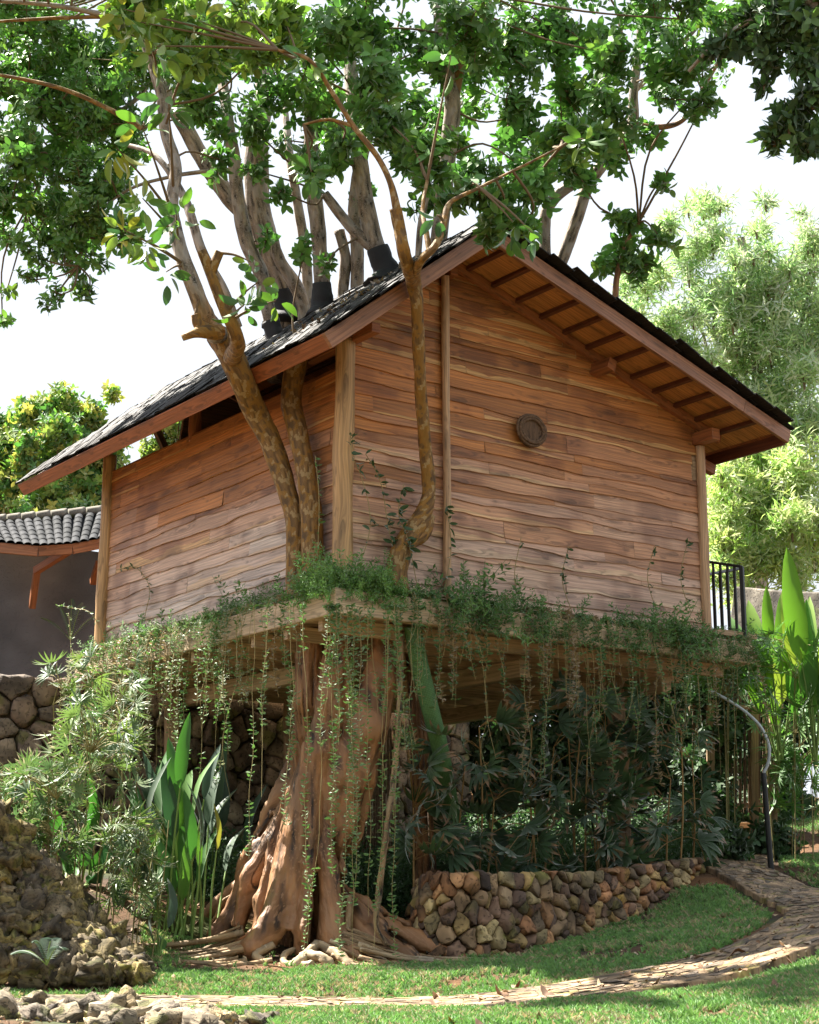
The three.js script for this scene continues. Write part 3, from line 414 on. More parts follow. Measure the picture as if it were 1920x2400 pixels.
{
  // coil of rope on the gable wall
  const c = W(1235, 1013, 15.9), o = thing('rope_coil', 'oval coil of dark brown rope hung on the plank gable wall', 'rope', null, V(0, 0, 0)), pts = [];
  const q = rayDir(1235, 1013), tt = (CAM.z + WB) / -q.z; const p0 = CAM.clone().addScaledVector(q, tt); o.position.copy(p0).add(V(0, 0, 0.06)); o.scale.setScalar(1.25);
  const m = wood(0.16, 0.10, 0.06, 0.9);
  for (let k = 0; k < 6; k++) { const l = [], r = 0.15 - k * 0.019; for (let i = 0; i <= 28; i++) { const a = i / 28 * Math.PI * 2; l.push(V(Math.cos(a) * (r + 0.004 * nz(i, k)) * 1.02, Math.sin(a) * r * 0.86 + 0.01 * nz(i * 0.3, k), 0.015 - k * 0.004 + 0.02 * Math.sin(k))); } part('rope_turn', tube(l, l.map(() => 0.0125), 60, 7, 0.12, 30), m, o); }
  part('backing', placed(new THREE.CylinderGeometry(0.13, 0.14, 0.03, 24), new THREE.Matrix4().makeRotationX(Math.PI / 2)), m, o);
}

// ------------------------------------------------------------------ the great fig tree that carries the house
const tree = thing('fig_tree', 'great fig tree with fluted trunk and many grey limbs rising through the tree house roof', 'tree', null, V(0, 0, 0));
const atX = (x, y, X) => { const q = rayDir(x * 1.11304, y * 1.11304); return CAM.clone().addScaledVector(q, (X - CAM.x) / q.x); };
const atB = (x, y, B) => { const q = rayDir(x * 1.11304, y * 1.11304); return CAM.clone().addScaledVector(q, (-B - CAM.z) / q.z); };
const pxr = (w, p) => w / 2 * 1.11304 * p.clone().sub(CAM).dot(fwd) / FOC;       // half a width seen in the photograph, in metres
{
  // trunk and roots as one smooth body
  const caps = [], add = (l) => { for (let i = 0; i + 1 < l.length; i++) caps.push([l[i][0], l[i + 1][0], l[i][1], l[i + 1][1]]); };
  add([[P(632, 2010, 15.9), 0.42], [P(632, 1900, 15.9), 0.39], [P(645, 1780, 15.9), 0.345], [P(668, 1680, 15.9), 0.30], [P(690, 1580, 15.9), 0.265], [P(702, 1480, 15.9), 0.20], [P(712, 1400, 15.95), 0.175], [P(722, 1250, 16.1), 0.17]]);
  add([[P(650, 1700, 16.15), 0.24], [P(652, 1600, 16.25), 0.20], [P(650, 1480, 16.15), 0.18], [P(655, 1350, 16.2), 0.16], [P(665, 1250, 16.3), 0.16]]);
  add([[P(705, 1740, 15.8), 0.27], [P(742, 1630, 15.75), 0.245], [P(775, 1530, 15.75), 0.22], [P(802, 1430, 15.85), 0.195], [P(818, 1340, 16), 0.175], [P(826, 1250, 16.1), 0.17]]);
  const rt = (l) => { const [x, y, d, r] = l[0]; if (x > 788) return add(l.map(([x, y, d, r], i) => [W(x, y, d).add(V(0, i ? 0.05 : 0, 0)), r])); add([[lerp(x, 712, 0.75), y - 190, d + 0.35, r * 0.8], [lerp(x, 712, 0.4), y - 85, d + 0.15, r * 0.95], ...l].map(([x, y, d, r], i) => [W(x, y, d).add(V(0, i > 3 ? 0.055 : 0, 0)), r * (i > 3 ? 1.0 : 0.84)])); };
  rt([[660, 2060, 15.45, 0.17], [650, 2130, 15.25, 0.15], [632, 2195, 15.05, 0.12], [580, 2232, 14.9, 0.095], [490, 2258, 14.85, 0.06], [430, 2280, 14.8, 0.035]]);
  rt([[590, 2060, 15.7, 0.18], [548, 2160, 15.6, 0.15], [510, 2205, 15.6, 0.11], [400, 2238, 15.7, 0.06], [330, 2248, 15.7, 0.03]]);
  rt([[585, 1990, 15.9, 0.10], [552, 2080, 16, 0.07], [510, 2140, 16.1, 0.055], [470, 2180, 16.2, 0.04]]);
  rt([[715, 2030, 15.4, 0.17], [712, 2120, 15.2, 0.15], [700, 2195, 15.0, 0.11], [690, 2245, 14.95, 0.07]]);
  rt([[770, 2040, 15.45, 0.16], [772, 2140, 15.25, 0.13], [758, 2210, 15.05, 0.10], [770, 2255, 14.95, 0.06]]);
  rt([[790, 2100, 15.6, 0.11], [840, 2145, 15.45, 0.10], [905, 2182, 15.2, 0.09], [985, 2222, 15.05, 0.085], [1070, 2258, 14.95, 0.05], [1100, 2268, 14.9, 0.03]]);
  rt([[790, 2150, 15.4, 0.11], [860, 2212, 15.1, 0.095], [960, 2252, 14.85, 0.085], [1060, 2282, 14.7, 0.05]]);
  rt([[790, 2195, 15.25, 0.10], [845, 2250, 14.95, 0.085], [940, 2278, 14.7, 0.08], [1040, 2298, 14.6, 0.05], [1100, 2308, 14.6, 0.03]]);
  rt([[795, 2085, 15.8, 0.055], [890, 2145, 15.6, 0.05], [960, 2180, 15.5, 0.05], [1010, 2200, 15.6, 0.04]]);
  rt([[610, 2110, 15.45, 0.14], [600, 2180, 15.35, 0.12], [560, 2215, 15.3, 0.09], [525, 2232, 15.3, 0.05]]);
  const lo = V(9, 9, 9), hi = V(-9, -9, -9); for (const [a, b] of caps) for (const q of [a, b]) { lo.min(q.clone().subScalar(0.12)); hi.max(q.clone().addScalar(0.12)); } for (const [a, b, r, q] of caps) { lo.min(a.clone().subScalar(r + 0.08)); hi.max(a.clone().addScalar(r + 0.08)); } lo.y = -0.35; hi.y = YC + 0.35;
  const N = 140, mc = new MarchingCubes(N, M.barkTrunk, false, false, 400000); mc.isolation = 0; const sz = hi.clone().sub(lo), hs = N / 2;
  const A = caps.map(([a, b, r, q]) => { const d = b.clone().sub(a); return [a.x, a.y, a.z, d.x, d.y, d.z, 1 / d.lengthSq(), r, q - r, Math.min(a.y, b.y)]; });
  const ctr = P(650, 1900, 15.9);
  const dist = (x, y, z) => { let s = 0, m = 9; for (const c of A) { const px = x - c[0], py = y - c[1], pz = z - c[2], t = clamp((px * c[3] + py * c[4] + pz * c[5]) * c[6]), dx = px - c[3] * t, dy = py - c[4] * t, dz = pz - c[5] * t, d = Math.sqrt(dx * dx + dy * dy + dz * dz) - c[7] - c[8] * t; if (d < m) m = d; if (d < 0.3) s += Math.exp(-d * 42); } return s > 0 ? Math.min(m, -Math.log(s) / 42) : m; };
  const wx = (i) => lo.x + ((i - hs) / hs + 1) / 2 * sz.x, wy = (j) => lo.y + ((j - hs) / hs + 1) / 2 * sz.y, wz = (k) => lo.z + ((k - hs) / hs + 1) / 2 * sz.z, BL = 5;
  for (let k0 = 0; k0 < N; k0 += BL) for (let j0 = 0; j0 < N; j0 += BL) for (let i0 = 0; i0 < N; i0 += BL) {
    const far = dist(wx(i0 + 2), wy(j0 + 2), wz(k0 + 2)), skip = Math.abs(far) > 0.32;
    for (let k = k0; k < Math.min(N, k0 + BL); k++) for (let j = j0; j < Math.min(N, j0 + BL); j++) for (let i = i0; i < Math.min(N, i0 + BL); i++) {
      let d = far; if (!skip) { const x = wx(i), y = wy(j), z = wz(k); d = dist(x, y, z); const th = Math.atan2(z - ctr.z, x - ctr.x), w = sstep(2.9, 0.7, y); d += 0.03 + 0.085 * (0.3 + w) * (0.5 - Math.abs(nz(Math.cos(th) * 2.8, Math.sin(th) * 2.8, y * 0.45)) * 3.2) * 0.7 + 0.03 * Math.abs(nz(Math.cos(th) * 6, Math.sin(th) * 6, y * 0.9)) + 0.016 * nz(x * 9, y * 4, z * 9) + 0.009 * nz(x * 22, y * 14, z * 22); }
      mc.field[k * N * N + j * N + i] = -d;
    }
  }
  mc.update(); const n = mc.count, src = mc.positionArray.slice(0, n * 3), uv = new Float32Array(n * 2);
  for (let i = 0; i < n; i++) { src[i * 3] = lo.x + (src[i * 3] + 1) / 2 * sz.x; src[i * 3 + 1] = lo.y + (src[i * 3 + 1] + 1) / 2 * sz.y; src[i * 3 + 2] = lo.z + (src[i * 3 + 2] + 1) / 2 * sz.z; }
  let g = new THREE.BufferGeometry(); g.setAttribute('position', new THREE.BufferAttribute(src, 3)); g = mergeVertices(g, 1e-4); const p = g.attributes.position, u2 = new Float32Array(p.count * 2); for (let i = 0; i < p.count; i++) { const ax = p.getX(i) - ctr.x, az = p.getZ(i) - ctr.z; u2[i * 2] = Math.atan2(az, ax) * 0.45; u2[i * 2 + 1] = p.getY(i) + 0.6 * Math.hypot(ax, az); } g.setAttribute('uv', new THREE.BufferAttribute(u2, 2)); g.computeVertexNormals();
  // the scaled grid may come out inside-out: keep the normals pointing away from the axis
  { const q = V().fromBufferAttribute(p, 0), nn = V().fromBufferAttribute(g.attributes.normal, 0); let acc = 0; for (let i = 0; i < p.count; i += 37) { q.fromBufferAttribute(p, i); if (q.y < 1) continue; nn.fromBufferAttribute(g.attributes.normal, i); acc += nn.x * (q.x - ctr.x) + nn.z * (q.z - ctr.z); } if (acc < 0) { const ix = g.index.array; for (let i = 0; i < ix.length; i += 3) { const t = ix[i]; ix[i] = ix[i + 1]; ix[i + 1] = t; } g.computeVertexNormals(); } }
  part('trunk', g, M.barkTrunk, tree);
  // thin roots, a pale knot of roots in front, aerial roots beside the trunk
  const root = (l, mat = M.barkRoot, seg = 22) => part('root', tube(l.map(([x, y, d]) => W(x, y, d)), l.map((q) => q[3] * 0.85), seg * 2, 10, 0.2, 9), mat, tree);
  const pale = SM({ color: C(0.50, 0.40, 0.27), map: M.bark, bumpMap: M.barkBump, bumpScale: 0.012, roughness: 0.75 });
  root([[745, 2212, 14.95, 0.05], [715, 2240, 14.7, 0.055], [690, 2262, 14.55, 0.05], [668, 2292, 14.5, 0.035], [650, 2304, 14.5, 0.02]], pale);
  root([[748, 2215, 14.95, 0.05], [790, 2235, 14.75, 0.055], [820, 2262, 14.6, 0.05], [845, 2278, 14.6, 0.03], [870, 2290, 14.6, 0.02]], pale);
  root([[720, 2238, 14.7, 0.05], [760, 2248, 14.55, 0.06], [772, 2270, 14.5, 0.055], [740, 2282, 14.45, 0.05], [700, 2290, 14.45, 0.04], [684, 2300, 14.4, 0.03]], pale);
  root([[690, 2226, 14.9, 0.03], [668, 2238, 14.8, 0.035], [665, 2255, 14.7, 0.035], [700, 2262, 14.6, 0.04], [735, 2262, 14.5, 0.05]], pale);
  root([[700, 2285, 14.45, 0.04], [715, 2300, 14.4, 0.035], [690, 2312, 14.35, 0.025]], pale);
  root([[830, 2210, 14.95, 0.03], [858, 2262, 14.7, 0.035], [900, 2288, 14.6, 0.02]], pale); root([[640, 2215, 14.9, 0.04], [600, 2240, 14.75, 0.045], [625, 2258, 14.7, 0.03]], pale);
  root([[560, 2095, 15.9, 0.02], [525, 2110, 15.9, 0.022], [505, 2150, 15.9, 0.02], [480, 2185, 15.9, 0.02]]); root([[558, 2160, 15.5, 0.02], [556, 2220, 15.4, 0.02]]); root([[566, 2170, 15.5, 0.02], [568, 2222, 15.4, 0.02]]);
  root([[822, 2100, 15.3, 0.04], [815, 2180, 15.1, 0.035], [822, 2250, 14.9, 0.03], [870, 2278, 14.7, 0.025]]); root([[825, 2190, 15.1, 0.012], [860, 2235, 14.8, 0.012], [905, 2250, 14.7, 0.012], [925, 2280, 14.6, 0.01]]);
  root([[1050, 2285, 14.5, 0.03], [1090, 2296, 14.4, 0.03], [1130, 2290, 14.5, 0.02]]); root([[620, 2215, 15.1, 0.03], [540, 2245, 14.9, 0.025], [470, 2275, 14.6, 0.02], [445, 2300, 14.5, 0.012]]);
  for (let i = 0; i < 46; i++) { const sd = R() < 0.62 ? 1 : -1, l = []; let x = 700 + sd * rr(60, 150), y = rr(2170, 2262), d = 15.1 - (y - 2170) / 92 * 0.5, vx = sd * rr(18, 62); for (let k = 0; k < 6; k++) { const p = W(x, y, d); p.y = Math.max(p.y, H(p.x, p.z)) ; const q = p.clone(); q.y = lerp(p.y, H(p.x, p.z) + 0.01, k / 5); l.push(q); x += vx; y += rr(2, 13); d -= rr(-0.02, 0.07); } const r = rr(0.010, 0.034); part('root', tube(l, l.map((_, k) => r * (1 - 0.12 * k)), 20, 7, 0.12, 5), R() < 0.2 ? pale : M.barkRoot, tree); }
  root([[942, 1480, 15.7, 0.03], [938, 1600, 15.5, 0.03], [928, 1780, 15.2, 0.032], [905, 1960, 15, 0.032], [888, 2100, 14.9, 0.034], [882, 2170, 14.85, 0.03], [905, 2215, 14.8, 0.022]], M.barkRoot, 40).userData.label = 'slender bent aerial root hanging beside the trunk';
  for (const [x0, x1, d, r] of [[960, 990, 16.6, 0.035], [968, 1003, 16.5, 0.03], [950, 978, 16.8, 0.02], [975, 1020, 16.4, 0.022]]) part('aerial_root', tube([W(x0, 1460, d + 0.3), W(lerp(x0, x1, 0.35) + 4, 1700, d), W(lerp(x0, x1, 0.75), 1900, d), W(x1, 2090, d)], [r * 0.8, r, r, r * 1.3], 26, 8, 0.1, 3), M.barkTrunk, tree);
}
// limbs; every sample is kept so that foliage can grow from the nearest one
const skeleton = [];
function limb(l, mat, name = 'limb', rough = 0.06) { const pts = l.map((q) => q[0]), rad = l.map((q) => pxr(q[1], q[0])); const cv = new THREE.CatmullRomCurve3(pts, false, 'centripetal'); for (let i = 0; i <= 14; i++) skeleton.push(cv.getPoint(i / 14)); return part(name, tube(pts, rad, Math.max(14, l.length * 7), 12, rough, 3), mat, tree); }
const L3 = (l, d) => l.map(([x, y, w, dd]) => [P(x, y, dd ?? d), w]);
{
  const bx = M.barkBrown, gy = M.barkGrey;
  // stems in front of the walls
  const A = [[atX(626, 1262, 0.17), 46], [atX(624, 1180, 0.17), 44], [atX(622, 1105, 0.15), 40], [atX(605, 1035, 0.12), 42], [atX(573, 935, 0.02), 48], [atX(540, 870, -0.16), 50], [atX(505, 790, -0.5), 52], [atX(480, 735, -0.62), 58], [atX(458, 706, -0.66), 52]];
  limb(A, bx); const dA = 14.6;
  limb([[atX(462, 712, -0.66), 44], [P(418, 632, dA), 36], [P(382, 530, dA), 32], [P(362, 440, dA + 0.2), 28], [P(370, 350, dA + 0.4), 26], [P(350, 280, dA + 0.6), 26], [P(340, 200, dA + 0.8), 24], [P(312, 110, dA + 1), 20], [P(280, 20, dA + 1.2), 16]], gy);
  limb([[atX(490, 755, -0.6), 40], [P(496, 700, dA), 28], [P(468, 640, dA), 24], [P(441, 570, dA), 22], [P(425, 528, dA), 20]], bx, 'cut_limb'); limb([[P(446, 575, dA), 18], [P(455, 548, dA), 20], [P(463, 530, dA), 20]], bx, 'cut_limb');
  limb([[P(462, 700, 14.65), 36], [P(430, 698, 14.5), 30], [P(405, 703, 14.4), 18], [P(384, 712, 14.4), 14]], bx, 'cut_limb'); limb([[P(440, 700, 14.55), 34], [P(418, 682, 14.5), 24], [P(412, 662, 14.5), 20]], bx, 'cut_limb');
  limb([[P(500, 690, 15.6), 22], [P(470, 610, 15.5), 22], [P(428, 535, 15.5), 22], [P(402, 455, 15.6), 20], [P(390, 420, 15.7), 18], [P(330, 330, 16), 12], [P(250, 300, 16.5), 8]], gy);
  limb([[atX(660, 1255, 0.2), 46], [atX(658, 1150, 0.2), 46], [atX(655, 1075, 0.2), 46], [atX(645, 1000, 0.18), 44], [atX(628, 910, 0.16), 42], [atX(613, 840, 0.16), 44], [atX(622, 775, 0.2), 46], [atX(628, 752, 0.22), 44]], bx);
  const Cc = [[atB(826, 1275, 0.12), 40], [atB(832, 1205, 0.12), 40], [atB(848, 1150, 0.1), 44], [atB(882, 1100, 0.08), 44], [atB(903, 1040, 0.03), 30], [atB(897, 960, -0.03), 27], [atB(888, 850, -0.2), 26], [atB(882, 740, -0.4), 25], [atB(877, 640, -0.56), 27], [atB(868, 580, -0.6), 34]];
  limb(Cc, bx, 'limb', 0.1); limb([[atB(905, 1085, 0.06), 24], [atB(890, 1125, 0.08), 30], [atB(860, 1150, 0.1), 30], [atB(846, 1200, 0.1), 26], [atB(850, 1275, 0.1), 28]], bx, 'limb', 0.15);
  const e = 14.2;
  limb([[atB(871, 595, -0.6), 30], [P(852, 535, e), 26], [P(840, 480, e), 27], [P(833, 440, e), 28]], bx, 'limb', 0.14);
  limb([[P(838, 450, e), 20], [P(822, 385, e), 13], [P(798, 335, e), 12], [P(742, 262, e), 12], [P(700, 195, e), 10], [P(650, 125, e), 8], [P(585, 105, e), 6]], M.barkBrown); limb([[P(742, 264, e), 9], [P(690, 252, e), 7], [P(640, 262, e), 5]], M.barkBrown);
  limb([[atB(873, 590, -0.6), 24], [P(890, 545, e), 18], [P(918, 515, e), 18], [P(935, 470, e + 0.1), 14], [P(945, 430, e + 0.2), 10], [P(1010, 395, e + 0.3), 7], [P(1080, 360, e + 0.4), 6], [P(1180, 310, e + 0.5), 4]], bx, 'limb', 0.12);
  limb([[P(905, 530, e), 14], [P(898, 490, e + 0.1), 12], [P(890, 440, e + 0.3), 9], [P(900, 380, e + 0.5), 7]], bx);
  // limbs through the roof, with black collars
  const rp = (x, y) => { const q = rayDir(x * 1.11304, y * 1.11304), k = (LY + 0.22 - M1 * LX + YC + M1 * CAM.x - CAM.y) / (q.y - M1 * q.x); const p = CAM.clone().addScaledVector(q, k); p.x = clamp(p.x, 0.0, 1.35); const t = (p.x - CAM.x) / q.x; return q.dot(fwd) * t; };
  const through = (l, collar, mat = gy) => { const d = rp(l[0][0], l[0][1]); const pts = l.map(([x, y, w, k = 0]) => [P(x, y, d + k), w]); const b = pts[0][0].clone(); b.y -= 0.5; limb([[b, l[0][2] * 1.1], ...pts], mat); if (collar) { const c = (t) => pts[0][0].clone().lerp(pts[1][0], t); part('collar', tube([b.clone().add(V(0, 0.32, 0)), c(-0.1), c(collar * 0.45), c(collar)], [pxr(l[0][2] * 2.3, b), pxr(l[0][2] * 1.5, b), pxr(l[0][2] * 1.22, b), pxr(l[0][2] * 1.16, b)], 16, 14, 0.07, 9), M.rubber, tree); } };
  through([[582, 712, 32], [566, 662, 30], [550, 580, 32], [524, 520, 32], [505, 440, 30], [491, 325, 28], [482, 270, 26], [470, 180, 22, 0.4], [450, 60, 18, 0.8]], 0.75);
  through([[602, 655, 46], [594, 600, 46], [575, 545, 50], [546, 450, 50], [540, 385, 52], [542, 300, 48], [556, 200, 36, 0.3], [548, 90, 28, 0.6], [560, -40, 22, 0.9]], 0.8);
  through([[640, 650, 26], [622, 600, 30], [588, 545, 24], [577, 495, 18]], 0); limb(L3([[572, 530, 30], [545, 480, 34], [500, 435, 36], [445, 362, 36], [400, 285, 34], [352, 200, 32], [325, 125, 28], [295, 70, 24], [260, -20, 18]], rp(602, 655)), gy);
  through([[680, 640, 36], [676, 560, 34], [669, 470, 34], [660, 390, 34], [655, 300, 30], [660, 200, 24, 0.3], [680, 80, 18, 0.6]], 0.55);
  through([[648, 600, 22, 0.8], [641, 520, 22, 0.8], [624, 410, 20, 0.8], [612, 340, 18, 0.8], [600, 230, 14, 1.2]], 0);
  through([[812, 570, 40], [790, 510, 38], [768, 410, 36], [752, 300, 36], [745, 200, 32, 0.2], [730, 80, 26, 0.5], [720, -40, 20, 0.7]], 0.8); limb([[P(790, 525, rp(812, 570)), 26], [P(742, 482, rp(812, 570)), 24], [P(705, 435, rp(812, 570)), 22], [P(684, 408, rp(812, 570)), 20]], gy);
  through([[752, 610, 28, 0.6], [752, 520, 28, 0.6], [747, 440, 28, 0.6], [756, 360, 26, 0.6], [790, 240, 20, 0.8], [820, 120, 16, 1]], 0); through([[722, 620, 22, 0.4], [727, 540, 24, 0.4], [714, 485, 24, 0.4]], 0);
  limb(L3([[920, 540, 36], [928, 475, 36], [940, 350, 36], [953, 210, 34], [930, 60, 30], [920, -60, 24]], 17.2), gy); limb(L3([[955, 200, 28], [980, 100, 22], [1010, 60, 16], [1040, -30, 12]], 17.2), M.barkTrunk); limb(L3([[880, 560, 14], [885, 480, 14], [900, 400, 12], [905, 330, 10]], 17), gy);
  limb(L3([[1150, 560, 24], [1148, 480, 24], [1152, 440, 24], [1188, 400, 24], [1230, 385, 16], [1250, 400, 12]], 18.4), gy);
  limb(L3([[1165, 590, 28], [1190, 530, 28], [1215, 460, 28], [1240, 390, 27], [1290, 320, 26], [1330, 270, 26], [1334, 200, 20], [1345, 100, 16], [1356, -20, 12]], 18.6), gy);
  limb(L3([[1335, 262, 14], [1380, 268, 13], [1430, 258, 12], [1465, 220, 11], [1490, 170, 9], [1520, 120, 7]], 18.6), M.barkTrunk); limb(L3([[1338, 190, 12], [1380, 150, 10], [1430, 100, 9], [1500, 20, 8]], 18.8), gy); limb(L3([[1290, 170, 10], [1310, 100, 9], [1300, 20, 8]], 19), gy);
  limb(L3([[1295, 640, 14], [1300, 580, 13], [1315, 520, 10], [1345, 470, 7]], 17.6), M.barkTrunk);
  limb(L3([[300, 270, 12], [220, 225, 10], [140, 190, 9], [40, 165, 8], [-60, 150, 6]], 17), M.barkBrown); limb(L3([[300, 30, 16], [220, 30, 12], [120, 12, 10], [0, 2, 8]], 16), gy); limb(L3([[230, 35, 9], [120, 38, 8], [0, 45, 6]], 16), M.barkBrown);
  limb(L3([[330, 150, 14], [280, 215, 10], [190, 270, 8], [110, 340, 6], [60, 430, 5]], 19.6), gy); limb(L3([[440, 360, 10], [360, 372, 8], [270, 400, 6], [200, 460, 5], [165, 560, 3]], 19), gy);
}
// foliage: leafy twigs spread through clouds round the branch ends
{
  const clumps = [clumpGeo(7, 0.135, 0.066, 1.15), clumpGeo(6, 0.14, 0.07, 1.0), clumpGeo(8, 0.125, 0.06, 1.3)];
  const lists = [[], [], []], cols = [[], [], []], twigs = [];
  const cloud = (x, y, r, d, n, sc = 1, bright = 0) => {
    const c = P(x, y, d), rm = r * 1.11304 * d / FOC; let best = null, bd = 1e9; for (const s of skeleton) { const q = s.distanceToSquared(c); if (q < bd) { bd = q; best = s; } }
    const mid = best.clone().lerp(c, 0.5).add(V(gs() * 0.15, gs() * 0.15, gs() * 0.15)); if (bd > 0.04) twigs.push(tube([best, mid, c], [0.014, 0.011, 0.008], 8, 5, 0.1));
    const arms = []; const na = Math.max(3, Math.round(n / 11)); for (let i = 0; i < na; i++) { const e = c.clone().add(V(gs(), gs(), gs()).multiplyScalar(rm * 0.95)); arms.push(e); twigs.push(tube([c, c.clone().lerp(e, 0.55).add(V(gs() * 0.06, gs() * 0.06, gs() * 0.06)), e], [0.010, 0.008, 0.005], 6, 4, 0.05)); }
    for (let i = 0; i < n; i++) {
      const e = arms[i % na], t = rr(0.35, 1.1), p = c.clone().lerp(e, t).add(V(gs(), gs(), gs()).multiplyScalar(rm * 0.30)), out = p.clone().sub(c).normalize().multiplyScalar(0.7).add(V(gs() * 0.6, gs() * 0.6 + 0.15, gs() * 0.6)), k = Math.floor(R() * 3);
      lists[k].push(xform(p, out, rr(0, 6.3), sc * rr(0.75, 1.15))); const j = rr(0.6, 1.4), yl = clamp(bright + gs() * 0.3); cols[k].push(C(lerp(0.095, 0.32, yl) * j, lerp(0.26, 0.43, yl) * j, lerp(0.035, 0.035, yl) * j));
    }
  };
  // far left masses with small leaves
  for (const q of [[60, 60, 110], [170, 100, 110], [20, 190, 110], [120, 230, 110], [230, 190, 100], [60, 330, 100], [180, 330, 100], [10, 430, 80], [100, 440, 80], [190, 430, 70], [140, 520, 60], [60, 530, 45], [190, 600, 34], [130, 620, 25], [15, 610, 16], [5, 680, 22], [265, 300, 80], [300, 130, 100], [220, 480, 50], [-60, 250, 100], [-40, 90, 110], ...Array.from({ length: 22 }, (_, i) => [(i * 53) % 280 - 10, 20 + i * 24, 55]), [150, 570, 40], [70, 590, 30], [100, 500, 60], [30, 500, 50], [230, 400, 60], [250, 250, 70], [150, 180, 80], [60, 150, 80], [210, 560, 26], [100, 650, 16], [40, -60, 120], [180, -60, 120], [300, -60, 120]]) cloud(q[0], q[1], q[2], rr(18.8, 20.6), Math.round(q[2] * q[2] / 74), 0.85, 0.08);
  // masses over the house
  for (const q of [[400, 40, 100], [480, 130, 100], [390, 170, 80], [430, 250, 70], [560, 60, 110], [590, 180, 100], [530, 270, 60], [660, 90, 110], [680, 210, 90], [640, 300, 50], [770, 60, 110], [800, 170, 100], [740, 280, 70], [860, 240, 90], [900, 100, 110], [840, 330, 60], [990, 60, 110], [1000, 180, 100], [960, 300, 80], [1080, 120, 100], [1070, 250, 90], [1010, 360, 70], [1100, 350, 80], [1170, 60, 110], [1180, 190, 90], [1180, 290, 80], [1220, 370, 60], [1270, 110, 90], [1290, 230, 80], [1310, 320, 50], [1370, 60, 90], [1390, 170, 70], [1380, 290, 40], [1440, 110, 70], [1450, 210, 50], [1500, 50, 70], [1430, 40, 70], [1530, 15, 60], [1480, 130, 40], [1490, 200, 30], [1390, 380, 22], [400, -70, 110], [560, -70, 110], [720, -70, 110], [880, -70, 110], [1040, -70, 110], [1200, -70, 110], [1360, -60, 90], [1490, -40, 70], [470, 340, 40], [590, 400, 30], [700, 340, 40], [770, 400, 30], [905, 430, 40], [560, 500, 22], [640, 530, 30], [690, 560, 20], [540, 360, 30]]) cloud(q[0], q[1], q[2], rr(16.2, 19), Math.round(q[2] * q[2] / 105) + 2, 0.98);
  // the upper crown, which shades the right half of the garden
  for (let i = 0; i < 14; i++) { const x = 700 + (i % 6) * 150 + rr(-50, 50), y = -190 - Math.floor(i / 6) * 130 + rr(-40, 40); cloud(x, y, 100, rr(15.2, 19), 55, 1.1); }
  for (let i = 0; i < 15; i++) cloud(-170 + (i % 5) * 125 + rr(-40, 40), -110 - Math.floor(i / 5) * 130 + rr(-40, 40), 95, rr(14, 16.8), 42, 1.1, 0.1);
  // nearer foliage at the ridge and the right
  for (const q of [[985, 400, 50, 14.8], [1060, 440, 55, 14.9], [1110, 470, 35, 15], [1040, 490, 26, 14.9], [1140, 380, 60, 15.2], [1200, 300, 60, 15.4], [900, 330, 60, 15], [820, 260, 60, 15.4], [720, 300, 45, 15.2], [660, 370, 32, 15], [640, 330, 30, 15.2], [1260, 290, 45, 16], [1330, 470, 40, 17.6], [1300, 520, 40, 17.6], [1345, 560, 30, 17.6], [1390, 500, 28, 17.6], [1275, 560, 30, 17.6]]) cloud(q[0], q[1], q[2], q[3], Math.round(q[2] * q[2] / 75) + 4, 1.1, 0.06);
  // bright young leaves in front at the upper left
  for (const q of [[320, 20, 70], [380, 60, 60], [250, 60, 40], [470, 60, 60], [540, 110, 60], [400, 130, 50], [600, 40, 60]]) cloud(q[0], q[1], q[2], rr(14.6, 15.4), Math.round(q[2] * q[2] / 85) + 4, 1.2, 0.42);
  const crown = new THREE.Group(); crown.name = 'crown'; tree.add(crown);
  clumps.forEach((g, i) => copies('leaf_mass', g, M.leaf, lists[i], crown, cols[i]));
  const tw = part('twigs', merge(twigs), M.twig, crown); tw.userData.kind = 'stuff';
  // single large leaves on the front sprigs
  const shapes = [0, 1, 2, 3, 4].map((i) => leafGeo(0.17, 0.075, { bend: 0.15 + 0.15 * i, fold: 0.12 + 0.04 * i, n: 6 })), mats = [[0.045, 0.14, 0.02], [0.06, 0.18, 0.02], [0.10, 0.24, 0.02], [0.20, 0.33, 0.03], [0.34, 0.36, 0.03], [0.03, 0.09, 0.025]].map((c) => leafM({ color: C(...c) }));
  let left = 290; const sprig = (x, y, r, d, n, tone, sc = 1) => { const c = P(x, y, d), rm = r * 1.11304 * d / FOC; let best = null, bd = 1e9; for (const s of skeleton) { const q = s.distanceToSquared(c); if (q < bd) { bd = q; best = s; } } part('twig', tube([best, best.clone().lerp(c, 0.5).add(V(0, 0.04, 0)), c.clone().add(V(0, rm * 0.4, 0))], [0.016, 0.011, 0.005], 8, 5, 0.05), M.twig, crown); for (let i = 0; i < n && left-- > 0; i++) { const o = part('leaf', pick(shapes), mats[clamp(Math.floor(tone + gs() * 1.6 + 0.5), 0, 5)], crown), p = c.clone().add(V(gs(), gs(), gs()).multiplyScalar(rm * 0.8)), dir = p.clone().sub(c).normalize().add(V(gs() * 0.4, -0.35 + gs() * 0.4, gs() * 0.4)); o.applyMatrix4(xform(p, dir, rr(0, 6.3), sc * rr(0.75, 1.15))); } };
